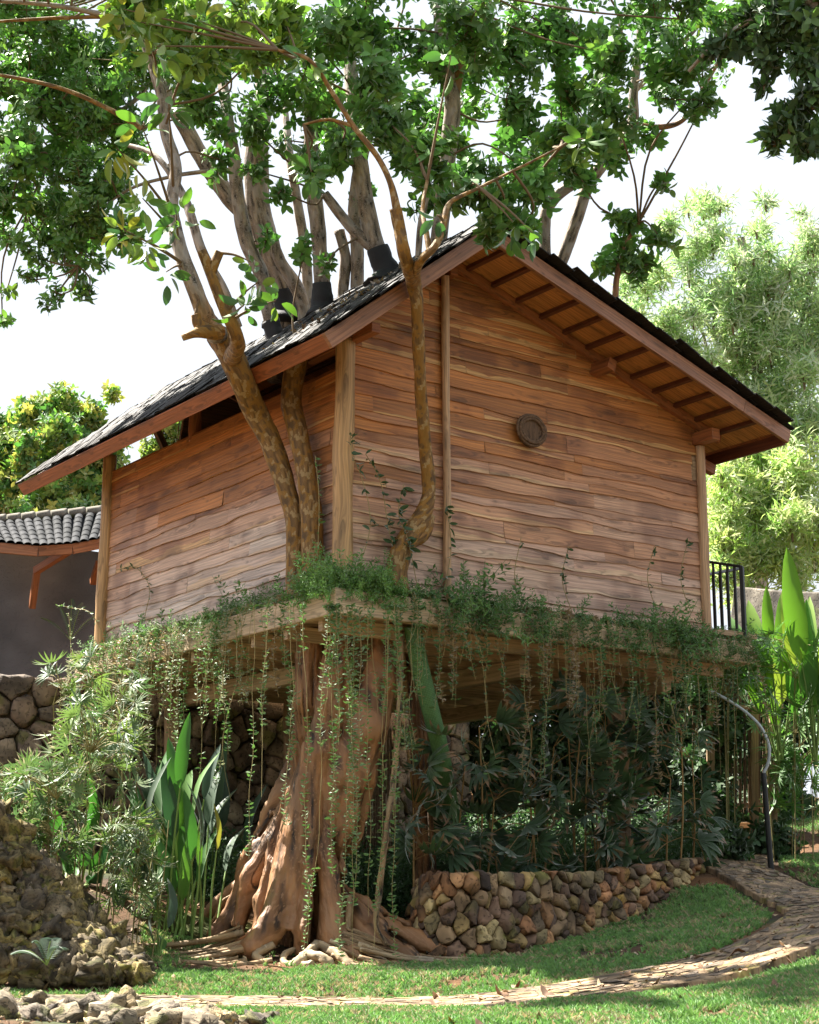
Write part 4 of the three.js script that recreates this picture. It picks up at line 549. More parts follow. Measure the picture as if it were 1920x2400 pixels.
  sprig(300, 430, 34, 14.0, 22, 3); sprig(260, 495, 30, 13.9, 20, 3.2); sprig(310, 520, 36, 14.1, 20, 2); sprig(370, 460, 34, 14.2, 18, 1.5); sprig(350, 580, 20, 14.3, 8, 1); sprig(245, 320, 24, 13.8, 9, 3.4, 1.2); sprig(300, 280, 30, 13.9, 10, 1.2, 1.2); sprig(355, 230, 30, 14, 12, 1, 1.2); sprig(290, 60, 40, 14, 22, 3.2, 1.15); sprig(330, 110, 36, 14, 16, 2.4, 1.15); sprig(260, 30, 30, 14, 12, 3.6, 1.1); sprig(420, 60, 40, 14.2, 16, 2.4, 1.1);
  sprig(545, 600, 20, 14.3, 9, 1.2); sprig(515, 650, 24, 14.4, 14, 0.8); sprig(580, 640, 18, 14.6, 8, 2); sprig(530, 560, 20, 14.5, 8, 1.5, 0.9); sprig(655, 370, 22, 14.3, 12, 0.8); sprig(640, 130, 36, 14.2, 12, 1.6); sprig(1080, 480, 36, 14.3, 14, 0.4); sprig(1130, 505, 18, 14.2, 6, 0.8); sprig(1230, 300, 22, 14.6, 12, 2.2); sprig(920, 460, 18, 14.2, 5, 0.8); sprig(950, 130, 36, 14.4, 14, 1.5, 1.1); sprig(420, 640, 26, 14.5, 9, -0.5);
}

// ------------------------------------------------------------------ neighbouring hut
{
  const o = thing('plastered_hut', 'grey plastered hut with a dark tiled roof and curved wooden eave', 'hut', null, V(0, 0, 0));
  const cr = (l) => new THREE.CatmullRomCurve3(l.map((p) => W(...p))), ridge = cr([[-120, 1232, 23.6], [0, 1224, 23.8], [120, 1213, 24.1], [260, 1200, 24.5], [330, 1190, 24.8]]), eave = cr([[-120, 1268, 22.2], [0, 1272, 22.3], [90, 1280, 22.4], [170, 1275, 22.6], [260, 1258, 22.9], [330, 1244, 23.2]]);
  const wl = [[-140, 23.3], [120, 23.5], [340, 24.4]].map(([x, d]) => { const p = W(x, 1600, d); return p; }), wy0 = 2.6, wy1 = W(0, 1262, 23.4).y, pos = [], idx = [], uv = [];
  const wc = new THREE.CatmullRomCurve3(wl); for (let i = 0; i <= 16; i++) { const p = wc.getPoint(i / 16); for (const y of [wy0, wy1]) { pos.push(p.x, y, p.z); uv.push(i / 16 * 2.4, y); } if (i) { const q = i * 2; idx.push(q, q - 2, q - 1, q, q - 1, q + 1); } }
  const g = new THREE.BufferGeometry(); g.setAttribute('position', new THREE.Float32BufferAttribute(pos, 3)); g.setAttribute('uv', new THREE.Float32BufferAttribute(uv, 2)); g.setIndex(idx); g.computeVertexNormals();
  part('wall', g, SM({ color: C(0.24, 0.25, 0.265), map: M.plaster, bumpMap: M.stoneBump, bumpScale: 0.012, roughness: 0.85, side: THREE.DoubleSide }), o);
  const rf = new THREE.Group(); rf.name = 'roof'; o.add(rf);
  const fp = [0, 0.2, 0.4, 0.6, 0.8, 1].map((t) => eave.getPoint(t).add(V(0, -0.07, 0))); for (let i = 0; i < 5; i++) part('eave_board', beamGeo(fp[i], fp[i + 1].clone().lerp(fp[i], 0.01), 0.05, 0.14), M.barge, rf);
  const nC = 22, nR = 6, tg = [0, 1].map(() => { const q = new THREE.CylinderGeometry(0.062, 0.062, 0.3, 8, 1, true, 0, Math.PI); return q; }); const tm = [0, 1, 2].map((i) => PM({ specularIntensity: 0.35, color: C(0.014 + 0.008 * i, 0.016 + 0.008 * i, 0.019 + 0.009 * i), roughness: 0.8, side: THREE.DoubleSide, bumpMap: M.stoneBump, bumpScale: 0.006 }));
  const under2 = []; for (let c = 0; c < nC; c++) for (let r = 0; r < nR; r++) { const t = (c + 0.5) / nC, a = eave.getPoint(t), b = ridge.getPoint(t), p = a.clone().lerp(b, (r + 0.45) / nR), dir = b.clone().sub(a).normalize(), side = eave.getTangent(t), up = V().crossVectors(side, dir).normalize(); if (up.y < 0) up.negate(); const x = V().crossVectors(dir, up); const m = part('roof_tile', tg[0], pick(tm), rf), sc = (eave.getLength() / nC) / 0.124; dir.addScaledVector(up, -0.06).normalize(); m.applyMatrix4(new THREE.Matrix4().makeBasis(up.clone().multiplyScalar(sc * 0.8), dir.clone().multiplyScalar(1.1), x.multiplyScalar(sc)).setPosition(p)); }
  { const n = 20, q = [], ii = [], uu = []; for (let i = 0; i <= n; i++) { const a = eave.getPoint(i / n), b = ridge.getPoint(i / n); for (const v of [a, b]) { q.push(v.x, v.y - 0.03, v.z); uu.push(i / n * 3, v === a ? 0 : 1); } if (i) { const k = i * 2; ii.push(k, k - 2, k - 1, k, k - 1, k + 1); } } const gg = new THREE.BufferGeometry(); gg.setAttribute('position', new THREE.Float32BufferAttribute(q, 3)); gg.setAttribute('uv', new THREE.Float32BufferAttribute(uu, 2)); gg.setIndex(ii); gg.computeVertexNormals(); part('roof_deck', gg, tm[0], rf); }
  for (let i = 0; i < 14; i++) part('ridge_tile', tube([ridge.getPoint(i / 14).add(V(0, 0.03, 0)), ridge.getPoint((i + 0.9) / 14).add(V(0, 0.035, 0))], [0.075, 0.085], 4, 10, 0.03), SM({ color: C(0.24, 0.235, 0.22), map: M.stone, roughness: 0.9 }), rf);
  const br = (x0, y0, d0, x1, y1, d1) => part('brace', beamGeo(W(x0, y0, d0), W(x1, y1, d1), 0.09, 0.10), M.rafter, o); br(75, 1425, 23.3, 88, 1330, 23.2); br(84, 1338, 23.2, 165, 1288, 22.7); br(218, 1365, 23.7, 232, 1320, 23.4);
}
// ------------------------------------------------------------------ plants
const hueJ = (c, k = 0.25) => { const j = rr(1 - k, 1 + k); return C(c[0] * j * rr(0.9, 1.1), c[1] * j, c[2] * j * rr(0.9, 1.1)); };
function colored(g, fn) { const p = g.attributes.uv, n = p.count, a = new Float32Array(n * 3); for (let i = 0; i < n; i++) { const c = fn(p.getY(i), p.getX(i)); a.set(c, i * 3); } g.setAttribute('color', new THREE.BufferAttribute(a, 3)); return g; }
function fanGeo(n, L, Wd, col, tip, spread = 2.3, droop = 0.5) {
  const l = []; for (let i = 0; i < n; i++) { const a = (i / (n - 1) - 0.5) * spread * rr(0.92, 1.08), d = V(Math.sin(a), Math.cos(a), rr(-0.12, 0.12)).normalize(), s = rr(0.8, 1.08) * (1 - 0.2 * Math.abs(a) / spread), z = V(rr(-0.2, 0.2), 0, 1), x = V().crossVectors(d, z).normalize(); z.crossVectors(x, d);
    const k = rr(0.62, 0.97); const g = leafGeo(L * s, Wd, { n: 6, fold: 0.2, bend: droop * rr(0.6, 1.4), shape: (t) => Math.pow(Math.sin(Math.PI * Math.pow(clamp(t, 0.001, 0.999), 0.7)), 0.6) }); colored(g, (t) => tip && t > k ? tip : col); l.push(placed(g, new THREE.Matrix4().makeBasis(x, d, z).setPosition(0, 0, 0))); }
  return merge(l);
}
function fanPalm(name, label, group, list, fans, mat, caneMat, canes, sc, caneR = 1) {
  const o = thing(name, label, 'palm', group, canes[0][0].clone());
  const rel = (p) => p.clone().sub(o.position), tops = [];
  for (const [a, b] of canes) { part('cane', tube([rel(a), rel(a.clone().lerp(b, 0.5).add(V(gs() * 0.05, 0, gs() * 0.05))), rel(b)], [0.011 * caneR, 0.010 * caneR, 0.007 * caneR], 10, 6, 0.1, 8), caneMat, o); for (let i = 0; i <= 5; i++) tops.push(a.clone().lerp(b, 0.35 + 0.13 * i)); }
  for (const p of list) { let best = tops[0], bd = 1e9; for (const t of tops) { const q = t.distanceToSquared(p) + (t.y > p.y ? 0.15 : 0); if (q < bd) { bd = q; best = t; } } const out = p.clone().sub(best); out.y *= 0.4; const dir = out.normalize().add(V(gs() * 0.35, -0.15 + gs() * 0.35, gs() * 0.35)).normalize(); const f = part('frond', pick(fans), mat, o); f.applyMatrix4(xform(rel(p), dir, rr(0, 6.3), sc * rr(0.75, 1.2)));
    if (bd > 0.01) part('petiole', tube([rel(best), rel(best.clone().lerp(p, 0.6).add(V(0, 0.05, 0))), rel(p)], [0.005, 0.004, 0.0035], 5, 4, 0), caneMat, o); }
  return o;
}
function onGround(x, d, y = 1900) { const p = W(x, y, d); p.y = H(p.x, p.z) - 0.03; return p; }
{
  // dark fan palms above the planter wall
  const fans = [0, 1, 2, 3].map((i) => fanGeo(7 + (i % 3), 0.30, 0.045, [0.032 + 0.008 * i, 0.085 + 0.015 * i, 0.032], [0.30, 0.17, 0.08], 2.2, 0.7)), cane = SM({ color: C(0.34, 0.21, 0.08), roughness: 0.7 });
  const sets = [[965, 1240, 'left hand dense fan palm with browned leaf tips behind the planter wall'], [1200, 1450, 'middle fan palm clump with drooping brown tipped fronds over the planter wall'], [1400, 1640, 'shaded fan palm clump beside the wire handrail at the end of the planter wall']];
  const labs = ['fan palm with browned leaf tips in the planter beside the green netted pipe', 'fan palm with browned leaf tips in the middle of the rubble planter', 'fan palm with browned leaf tips where the planter wall meets the steps'];
  sets.forEach(([x0, x1], k) => {
    const dd = (x) => lerp(15.75, 17.9, clamp((x - 970) / 670)), canes = [], list = [];
    for (let i = 0; i < 6; i++) { const x = rr(x0, x1), d = dd(x) + rr(0.0, 0.6), a = W(x, 2050, d), b = W(x + rr(-40, 40), rr(1680, 1900), d + rr(-0.2, 0.2)); a.y = lerp(0.72, 0.9, clamp((x - 1000) / 640)); canes.push([a, b]); }
    for (let i = 0; i < 66; i++) { const x = rr(x0 - 30, x1 + 30), t = Math.pow(R(), 0.8), top0 = lerp(1690, 1610, clamp((x - 1040) / 300)), y = lerp(top0, 2030, t), d = dd(x) + rr(-0.35, 0.5); list.push(W(x, y, d)); }
    fanPalm('fan_palm', labs[k], 'fan palms in the planter', list, fans, M.leafV, cane, canes, 1.08, 1);
  });
  // pale slender palms at the left
  const fansL = [0, 1, 2, 3].map((i) => fanGeo(8 + (i % 3), 0.19, 0.018, [0.075 + 0.025 * i, 0.15 + 0.03 * i, 0.045], i % 2 ? [0.42, 0.36, 0.22] : null, 2.6, 0.6)), caneL = SM({ color: C(0.22, 0.19, 0.07), roughness: 0.7 });
  const regs = [[20, 190, 1800, 2010, 14.9, 'slender pale green palm spilling over the rock bank'], [150, 330, 1640, 1980, 15.3, 'slender pale green palm between the rock bank and the broad leaved plants'], [250, 380, 1900, 2150, 14.9, 'thin bamboo like palm on yellow canes in front of the broad leaved plants'], [110, 330, 1540, 1800, 17.0, 'bright green slender palm below the platform corner at the stone retaining wall'], [-40, 110, 1790, 1920, 15.4, 'sunlit pale palm at the foot of the stone retaining wall']];
  regs.forEach(([x0, x1, y0, y1, d, lab], k) => {
    const canes = [], list = []; for (let i = 0; i < 5; i++) { const x = rr(x0, x1), a = onGround(x, d + rr(-0.2, 0.4)), b = W(x + rr(-30, 30), rr(y0, lerp(y0, y1, 0.6)), d + rr(-0.2, 0.4)); canes.push([a, b]); }
    for (let i = 0; i < 84; i++) list.push(W(rr(x0, x1), lerp(y0, y1, R()), d + rr(-0.5, 0.5)));
    fanPalm('slender_palm', lab, 'slender palms at the left', list, fansL, M.leafV, caneL, canes, k === 3 ? 1.15 : 1, 0.7);
  });
  // fresh green fan foliage at the far right
  const fansR = [0, 1, 2].map((i) => fanGeo(9, 0.28, 0.028, [0.07 + 0.02 * i, 0.20 + 0.03 * i, 0.03], null, 2.6, 0.5));
  [[1760, 1930, 1480, 1700, 19.4, 'green fan palm below the broad leaved plants beside the steps'], [1800, 1930, 1690, 1900, 19.8, 'green fan palm shoots next to the dark slat fence'], [1650, 1760, 1500, 1600, 19.2, 'green fan palm foliage crowding the platform end below the railing']].forEach(([x0, x1, y0, y1, d, lab]) => { const canes = [], list = []; for (let i = 0; i < 4; i++) { const x = rr(x0, x1); canes.push([onGround(x, d + rr(0, 0.5)), W(x + rr(-20, 20), rr(y0, lerp(y0, y1, 0.5)), d + rr(0, 0.5))]); } for (let i = 0; i < 60; i++) list.push(W(rr(x0, x1), rr(y0, y1), d + rr(-0.4, 0.5))); fanPalm('fan_palm', lab, null, list, fansR, M.leafV, caneL, canes, 0.9, 0.6); });
}
function broadPlant(label, base, list, tones, group, turn = 1.5) {                // upright blades: [tip x, tip y, d, width, tone]
  const o = thing('broad_leaf_plant', label, 'plant', group, base.clone());
  for (const [bx, tip, wd, tone, bend] of list) {
    const d = tip.clone().sub(bx), L = d.length(), bl = Math.min(L * 0.62, wd * 5.2), st = L - bl, dir = d.clone().normalize(), g = leafGeo(bl, wd, { n: 9, fold: rr(0.12, 0.3), bend: bend ?? rr(0.2, 0.9), wave: 0.006, shape: (t) => Math.pow(Math.sin(Math.PI * Math.pow(clamp(t, 0.001, 0.999), 0.75)), 0.65) });
    const q = bx.clone().addScaledVector(dir, st).sub(o.position), leaf = part('leaf', g, tones[tone], o); leaf.applyMatrix4(xform(q, dir, Math.atan2(CAM.x - bx.x, CAM.z - bx.z) + rr(-turn, turn), 1));
    part('stalk', tube([bx.clone().sub(o.position), q.clone().lerp(bx.clone().sub(o.position), 0.4).add(V(gs() * 0.02, 0, gs() * 0.02)), q], [0.014, 0.011, 0.008], 8, 6, 0.03), M.stalk, leaf).applyMatrix4(new THREE.Matrix4().copy(leaf.matrix).invert());
  }
  return o;
}
M.stalk = SM({ color: C(0.16, 0.26, 0.06), roughness: 0.6 });
{
  const tones = [[0.022, 0.075, 0.02], [0.05, 0.18, 0.018], [0.10, 0.26, 0.02], [0.30, 0.30, 0.03], [0.05, 0.10, 0.06]].map((c) => leafM({ color: C(...c), transmission: 0.45, clearcoat: 0.25 }));
  const mk = (bx0, bx1, d, l) => l.map(([x, y, w, t, dd = 0]) => [onGround(lerp(bx0, bx1, clamp((x - 280) / 220)) * 1.113 + rr(-40, 40), d + rr(-0.1, 0.2)), P(x + rr(-14, 14), y, d + dd + rr(-0.25, 0.25)), w * 0.85, t]);
  const b1 = mk(335, 425, 15.7, [[300, 1590, 0.17, 0], [322, 1560, 0.18, 1], [345, 1690, 0.18, 1], [365, 1545, 0.16, 1], [404, 1500, 0.16, 1], [385, 1600, 0.15, 2], [410, 1570, 0.15, 2], [395, 1660, 0.15, 1], [345, 1600, 0.17, 0], [310, 1650, 0.17, 1], [430, 1640, 0.15, 4], [460, 1560, 0.13, 4, 0.4], [425, 1700, 0.13, 2], [470, 1690, 0.10, 3, -0.2], [440, 1730, 0.14, 1], [380, 1730, 0.16, 1, -0.1], [340, 1760, 0.16, 1, -0.2], [300, 1720, 0.16, 0], [405, 1780, 0.13, 2, -0.2], [360, 1640, 0.17, 0, 0.3], [480, 1640, 0.16, 0, 0.6], [500, 1700, 0.16, 0, 0.7], [330, 1800, 0.14, 1, -0.2], [450, 1600, 0.15, 0, 0.5]]);
  broadPlant('clump of tall strap leaved plants with dark and bright green blades left of the trunk', b1[0][0], b1, tones);
  const b3 = Array.from({ length: 26 }, () => { const x = rr(250, 560); return [onGround((x + rr(-20, 20)) * 1.113, 17.2 + rr(-0.3, 0.5)), P(x + rr(-30, 30), rr(1560, 1860), 17 + rr(-0.3, 0.5)), rr(0.13, 0.2), pick([0, 0, 1, 4])]; }); broadPlant('deep green broad leaved undergrowth between the strap leaved clump and the stone retaining wall', b3[0][0], b3, tones);
  const b4 = Array.from({ length: 22 }, () => { const x = rr(120, 330); return [onGround((x + rr(-20, 20)) * 1.113, 16.4 + rr(-0.3, 0.5)), P(x + rr(-30, 30), rr(1640, 1880), 16.2 + rr(-0.3, 0.5)), rr(0.12, 0.17), pick([0, 0, 1, 1])]; }); broadPlant('green broad leaved undergrowth behind the slender palms and the rock bank', b4[0][0], b4, tones);
  const b2 = [[300, 1890, 0.11, 4, 14.9], [330, 1850, 0.11, 1, 14.9], [345, 1960, 0.12, 1, 14.8], [385, 1840, 0.10, 4, 14.9], [310, 1930, 0.1, 1, 14.9]].map(([x, y, w, t, d]) => [onGround(345 * 1.113, 15), P(x, y, d), w, t, 0.9]); broadPlant('small broad leaved shoot with nodding leaves at the foot of the strap leaved clump', b2[0][0], b2, tones);
  // bright backlit clumps right of the house
  const tr = [[0.14, 0.32, 0.02], [0.22, 0.40, 0.03], [0.08, 0.24, 0.02], [0.30, 0.42, 0.04]].map((c) => leafM({ color: C(...c), transmission: 0.55, clearcoat: 0.25 }));
  const mk2 = (bx, d, l) => l.map(([x, y, w, t, k = 0, dd = 0]) => [onGround(bx * 1.113 + rr(-14, 14), d + rr(-0.1, 0.2)).lerp(P(bx, 1420, d), 0.55), P(x, y, d + dd), w, t, k]);
  const c1 = mk2(1640, 19.6, [[1572, 1250, 0.26, 1, 0.7], [1612, 1232, 0.14, 0, 0.3], [1650, 1240, 0.20, 0, 0.6], [1690, 1275, 0.22, 2, 0.8], [1560, 1300, 0.2, 2, 0.8], [1555, 1345, 0.18, 0, 0.9], [1640, 1310, 0.22, 3, 0.6], [1712, 1340, 0.2, 2, 0.9], [1545, 1280, 0.16, 2, 0.9], [1625, 1420, 0.16, 0, 0.8], [1590, 1285, 0.18, 1, 0.7]]); broadPlant('backlit yellow green broad leaved plant beside the black railing', c1[0][0], c1, tr, null, 0.5);
  const c2 = mk2(1715, 19.2, [[1655, 1150, 0.26, 0, 0.3], [1648, 1222, 0.2, 3, 0.8], [1690, 1240, 0.24, 1, 0.8], [1755, 1230, 0.22, 0, 0.7], [1690, 1260, 0.24, 2, 0.3], [1730, 1290, 0.24, 0, 0.4], [1760, 1220, 0.24, 3, 0.3], [1710, 1350, 0.2, 2, 0.5]]); broadPlant('taller broad leaved plant with long upright blades by the grey garden wall', c2[0][0], c2, tr, null, 0.6);
  // small fern on the lawn and a dark spiky plant by the hut
  const fern = (label, base, arms, L, col) => { const o = thing('fern', label, 'fern', null, base); const m = leafM({ color: C(...col) }); for (const [dx, dy, s] of arms) { const rl = [], end = rgt.clone().multiplyScalar(dx).add(V(0, dy, 0)).addScaledVector(hf, -0.1).multiplyScalar(L), cv = new THREE.QuadraticBezierCurve3(V(), end.clone().multiplyScalar(0.55).add(V(0, 0.12, 0)), end), f = new THREE.Group(); for (let i = 3; i <= 24; i++) { const p = cv.getPoint(i / 24), T = cv.getTangent(i / 24); for (const sd of [-1, 1]) { const w = V().crossVectors(T, YAX).normalize().multiplyScalar(sd).addScaledVector(T, 0.5).add(V(0, -0.25, 0)); rl.push(placed(leafGeo(0.11 * s * Math.sin(0.3 + 2.6 * i / 24), 0.014, { n: 3 }), xform(p, w, sd, 1))); } } const fr = part('frond', merge(rl), m, o); part('stalk', tube([V(), cv.getPoint(0.5), end], [0.005, 0.004, 0.002], 8, 5, 0), M.stalk, fr); } };
  const fb = W(110, 2262, 13.0); fern('small blue green fern growing on the lawn at the foot of the rock bank', fb, [[-0.75, 0.25, 1], [0.35, 0.35, 1.2], [0.1, 0.55, 1], [-0.3, 0.5, 0.8]], 0.36, [0.10, 0.17, 0.11]);
  fern('dark spiky plant in the shade before the hut wall', W(165, 1500, 22.6), [[-0.8, 0.6, 1], [-0.3, 0.9, 1], [0.3, 1, 1], [0.8, 0.7, 1], [0, 1.1, 0.8]], 0.5, [0.06, 0.11, 0.06]);
}
// ------------------------------------------------------------------ plants on the platform edge
const sprigs = [0, 1, 2].map((k) => { const l = []; for (let i = 0; i < 13; i++) { const t = i / 13; for (const s of [-1, 1]) l.push(placed(leafGeo(0.052 - 0.02 * t, 0.013, { n: 2, bend: 0.4 }), xform(V(0.02 * Math.sin(t * 3 + k), t * 0.24, 0), V(s * Math.cos(i * 1.1), 0.45, s * Math.sin(i * 1.1)), i, rr(0.8, 1.15)))); } l.push(tube([V(0, 0, 0), V(0.01, 0.12, 0), V(0, 0.25, 0)], [0.0025, 0.002, 0.001], 4, 3, 0)); return merge(l.map(bare)); });
{
  const mk = (n, fn) => { const L = [[], [], []], K = [[], [], []]; for (let i = 0; i < n; i++) { const k = i % 3, [p, dir, s, c] = fn(); L[k].push(xform(p, dir, rr(0, 6.3), s)); K[k].push(c); } return [L, K]; };
  const strip = (name, label, n, fn) => { const o = new THREE.Group(); o.name = name; scene.add(o); tag(o, label, 'ground cover', null, 'stuff'); const [L, K] = mk(n, fn); sprigs.forEach((g, i) => copies('sprigs', g, M.leafDull, L[i], o, K[i])); };
  strip('trailing_plants', 'fine leaved trailing plants filling the side planting strip', 460, () => { const b = Math.pow(R(), 1.25) * 5.2, lush = 1 + 1.2 * Math.exp(-b * 1.1), low = R() < 0.05, x = low ? rr(-0.1, -0.03) : rr(0.05, 0.33); return [h3(x, low ? rr(0.0, 0.25) : 0.2 + Math.abs(gs()) * 0.085 * lush, b).add(V(0, YC, 0)), V(gs() * 0.6 - 0.05, rr(0, 1), gs() * 0.8), rr(0.5, 1.1) * (R() < 0.2 ? 1.7 : 1), hueJ(R() < 0.5 ? [0.20, 0.29, 0.14] : [0.13, 0.28, 0.06])]; });
  strip('trailing_plants', 'fine leaved trailing plants filling the planting strip below the gable', 720, () => { const x = Math.pow(R(), 0.9) * 5.4, low = x > 1.1 && R() < 0.36, b = low ? rr(-0.2, -0.11) : rr(-0.08, 0.22); return [h3(x, low ? rr(-0.05, 0.25) * (0.6 + 0.5 * nz(x * 2, 3)) : 0.2 + Math.abs(gs()) * 0.08, b).add(V(0, YC, 0)), V(gs() * 0.8, rr(-0.3, 1), gs() * 0.8 + 0.3), rr(0.5, 1.15) * (R() < 0.2 ? 1.7 : 1) * (0.75 + 0.8 * Math.max(0, nz(x * 1.7, 4.2))), hueJ([0.10, 0.23, 0.05])]; });
  strip('trailing_plants', 'lush trailing plants heaped over the near platform corner', 330, () => { const p = h3(rr(-0.12, 0.75), 0.18 + Math.abs(gs()) * 0.2, rr(-0.15, 0.55)); if (p.x > 0.35 && p.z < -0.2) p.z = 0.05; return [p.add(V(0, YC, 0)), V(gs() * 0.8 - 0.2, rr(-0.5, 1), gs() * 0.8 + 0.3), rr(0.7, 1.25), hueJ([0.15, 0.32, 0.06])]; });
  strip('ground_cover', 'dark leafy ground cover on the bank below the platform', 1700, () => { const x = rr(420, 1660), q = x < 980 ? rr(17, 20.5) : rr(17.2, 22.5) + (x > 1300 ? (x - 1300) / 360 * 1.4 : 0), p = onGround(x, q); p.y += 0.02; return [p, V(gs() * 0.7, rr(0.3, 1), gs() * 0.7), rr(1.3, 2.8), hueJ([0.06, 0.14, 0.035])]; });
  { const L = [], K = []; const fg = leafGeo(0.06, 0.03, { bend: 0.6, n: 2 }); for (let i = 0; i < 260; i++) { const x = rr(0.05, 1.3), bb = Math.abs(gs()) * 1.6 + 0.1; const p = h3(x, under(x) + 0.17, bb).add(V(0, YC, 0)); L.push(xform(p, V(gs(), gs() * 0.4, gs()), rr(0, 6.3), rr(0.6, 1.5))); K.push(hueJ(pick([[0.30, 0.22, 0.13], [0.18, 0.12, 0.07], [0.40, 0.35, 0.27], [0.36, 0.24, 0.08]]))); } tag(copies('leaf_litter', fg, SM({ color: C(1, 1, 1), roughness: 0.9, side: THREE.DoubleSide }), L, scene, K), 'dry leaf litter caught on the shingles between the limbs', 'leaf litter', null, 'stuff'); }
  // hanging strands
  const leafV = leafGeo(0.052, 0.02, { n: 3, bend: 0.5 }), leafW = leafGeo(0.045, 0.016, { n: 3, bend: 0.7 });
  const vm = [[0.13, 0.22, 0.07], [0.10, 0.22, 0.045], [0.06, 0.15, 0.03], [0.24, 0.27, 0.14]].map((c) => leafM({ color: C(...c), clearcoat: 0.4, transmission: 0.4 }));
  const strand = (p0, out, len, label, group, mat, dens = 1, sway = 0.06) => {
    const o = thing('hanging_vine', label, 'vine', group, p0.clone()), pts = [V(0, 0, 0), out.clone().multiplyScalar(0.6).add(V(0, 0.03, 0)), out.clone().add(V(0, -0.12, 0))]; let q = out.clone().add(V(0, -0.12, 0)); const n = Math.max(2, Math.round(len / 0.3)); for (let i = 0; i < n; i++) { q = q.clone().add(V(gs() * sway, -len / n, gs() * sway)); pts.push(q); }
    part('stem', tube(pts, pts.map((_, i) => 0.0034 * (1 - 0.5 * i / pts.length)), n * 5 + 6, 4, 0), M.stem, o);
    const cv = new THREE.CatmullRomCurve3(pts), L = cv.getLength(), k = Math.round(L / 0.024 * dens), l = []; let gap = 0; for (let i = 2; i < k; i++) { const t = i / k; if (nz(t * 5, p0.x * 9, p0.z * 7) < -0.22 + (dens < 1 ? 0.1 : 0)) continue; const p = cv.getPoint(t), a = i * 2.1 + R(); for (const s of [0, Math.PI]) if (R() < 0.8) l.push(placed(R() < 0.5 ? leafV : leafW, xform(p, V(Math.cos(a + s), 0.25 + gs() * 0.4, Math.sin(a + s)), rr(0, 6.3), rr(0.7, 1.35)))); }
    if (l.length) { const m = part('leaves', merge(l), mat, o); m.userData.kind = 'stuff'; }
  };
  vm.push(leafM({ color: C(0.26, 0.19, 0.09) })); const SL = ['vine strand hanging from the side board of the platform', 'vine strand hanging from the gable side board of the platform', 'long vine strand hanging from the platform corner in front of the trunk'];
  for (let i = 0; i < 112; i++) { const b = 0.35 + Math.pow(R(), 0.85) * 4.9; strand(h3(rr(0, 0.06), 0.25, b).add(V(0, YC, 0)), V(-0.09 - R() * 0.08, 0, rr(-0.05, 0.05)), rr(0.4, 1.0) * (R() < 0.35 ? 1.9 : 1) * (b > 3 ? 0.8 : 1), SL[0], 'vines below the side board', pick([vm[0], vm[0], vm[0], vm[1], vm[1], vm[1], vm[3], vm[3], vm[3], vm[4]]), pick([0.6, 1, 1.5]), rr(0.03, 0.11)); }
  for (let i = 0; i < 112; i++) { const x = 0.75 + R() * 4.6; strand(h3(x, 0.25, rr(-0.05, 0)).add(V(0, YC, 0)), V(rr(-0.05, 0.05), 0, 0.1 + R() * 0.08), rr(0.3, 0.9) * (R() < 0.4 ? 1.7 : 1), SL[1], 'vines below the gable board', pick([vm[2], vm[2], vm[2], vm[1], vm[1], vm[1], vm[2], vm[2], vm[4]]), pick([0.4, 0.8, 1.2, 1.6]), rr(0.04, 0.13)); }
  for (const [x, y, bare0] of [[632, 1990, 0.9], [690, 1980, 0.9], [702, 1700, 1.2], [716, 1990, 1], [728, 1880, 1.3], [742, 1985, 1], [752, 1600, 1.2], [765, 1900, 0.8], [690, 1560, 1.3], [810, 1620, 1.3], [825, 1960, 1.1], [832, 1700, 1.3], [838, 1990, 1], [818, 1480, 1.3], [700, 1820, 1.2], [722, 1550, 1.4], [736, 1500, 1.3], [600, 1720, 0.9], [560, 1650, 1], [530, 1780, 0.9], [845, 1560, 1.2], [780, 1480, 1.3]]) { const p0 = P(x + rr(-6, 6), 1285, 14.72 + (x < 680 ? (680 - x) * 0.004 : x > 760 ? (x - 760) * 0.003 : 0)); const end = P(x, y, 14.8); strand(p0, V(gs() * 0.03, 0, 0.03).addScaledVector(hf, -0.05), Math.max(0.4, p0.y - end.y), SL[2], 'long vines at the platform corner', pick([vm[1], vm[1], vm[0]]), bare0, 0.035); }
  // climbers on the walls: stem with single leaves
  const cl = leafGeo(0.10, 0.036, { n: 4, bend: 0.4, fold: 0.2 }), cm = leafM({ color: C(0.035, 0.10, 0.02) });
  const climber = (label, l, k, mat = cm, sc = 1) => { const o = thing('climbing_vine', label, 'vine', null, l[0].clone()), pts = l.map((p) => p.clone().sub(l[0])), cv = new THREE.CatmullRomCurve3(pts); part('stem', tube(pts, pts.map(() => 0.004), 30, 5, 0), M.stem, o); for (let i = 0; i < k; i++) { const p = cv.getPoint(0.15 + 0.85 * R()); part('leaf', cl, mat, o).applyMatrix4(xform(p, V(gs(), gs() * 0.7 - 0.1, gs() * 0.5 + 0.5), rr(0, 6.3), sc * rr(0.6, 1.2))); } };
  climber('climbing vine with dark leaves across the log corner post', [atB(745, 1230, 0.1), atB(780, 1100, 0.1), atB(760, 1000, 0.1), atB(742, 960, 0.08), atB(738, 910, 0.08)], 30); climber('climbing vine with loose dark leaves beside the slender bent stem', [atB(850, 1230, 0.12), atB(820, 1120, 0.12), atB(800, 1010, 0.14), atB(770, 955, 0.14)], 34); climber('tangle of dark vine leaves at the foot of the slender bent stem', [atB(880, 1240, 0.05), atB(860, 1140, 0), atB(840, 1080, 0), atB(850, 1020, 0.05)], 46);
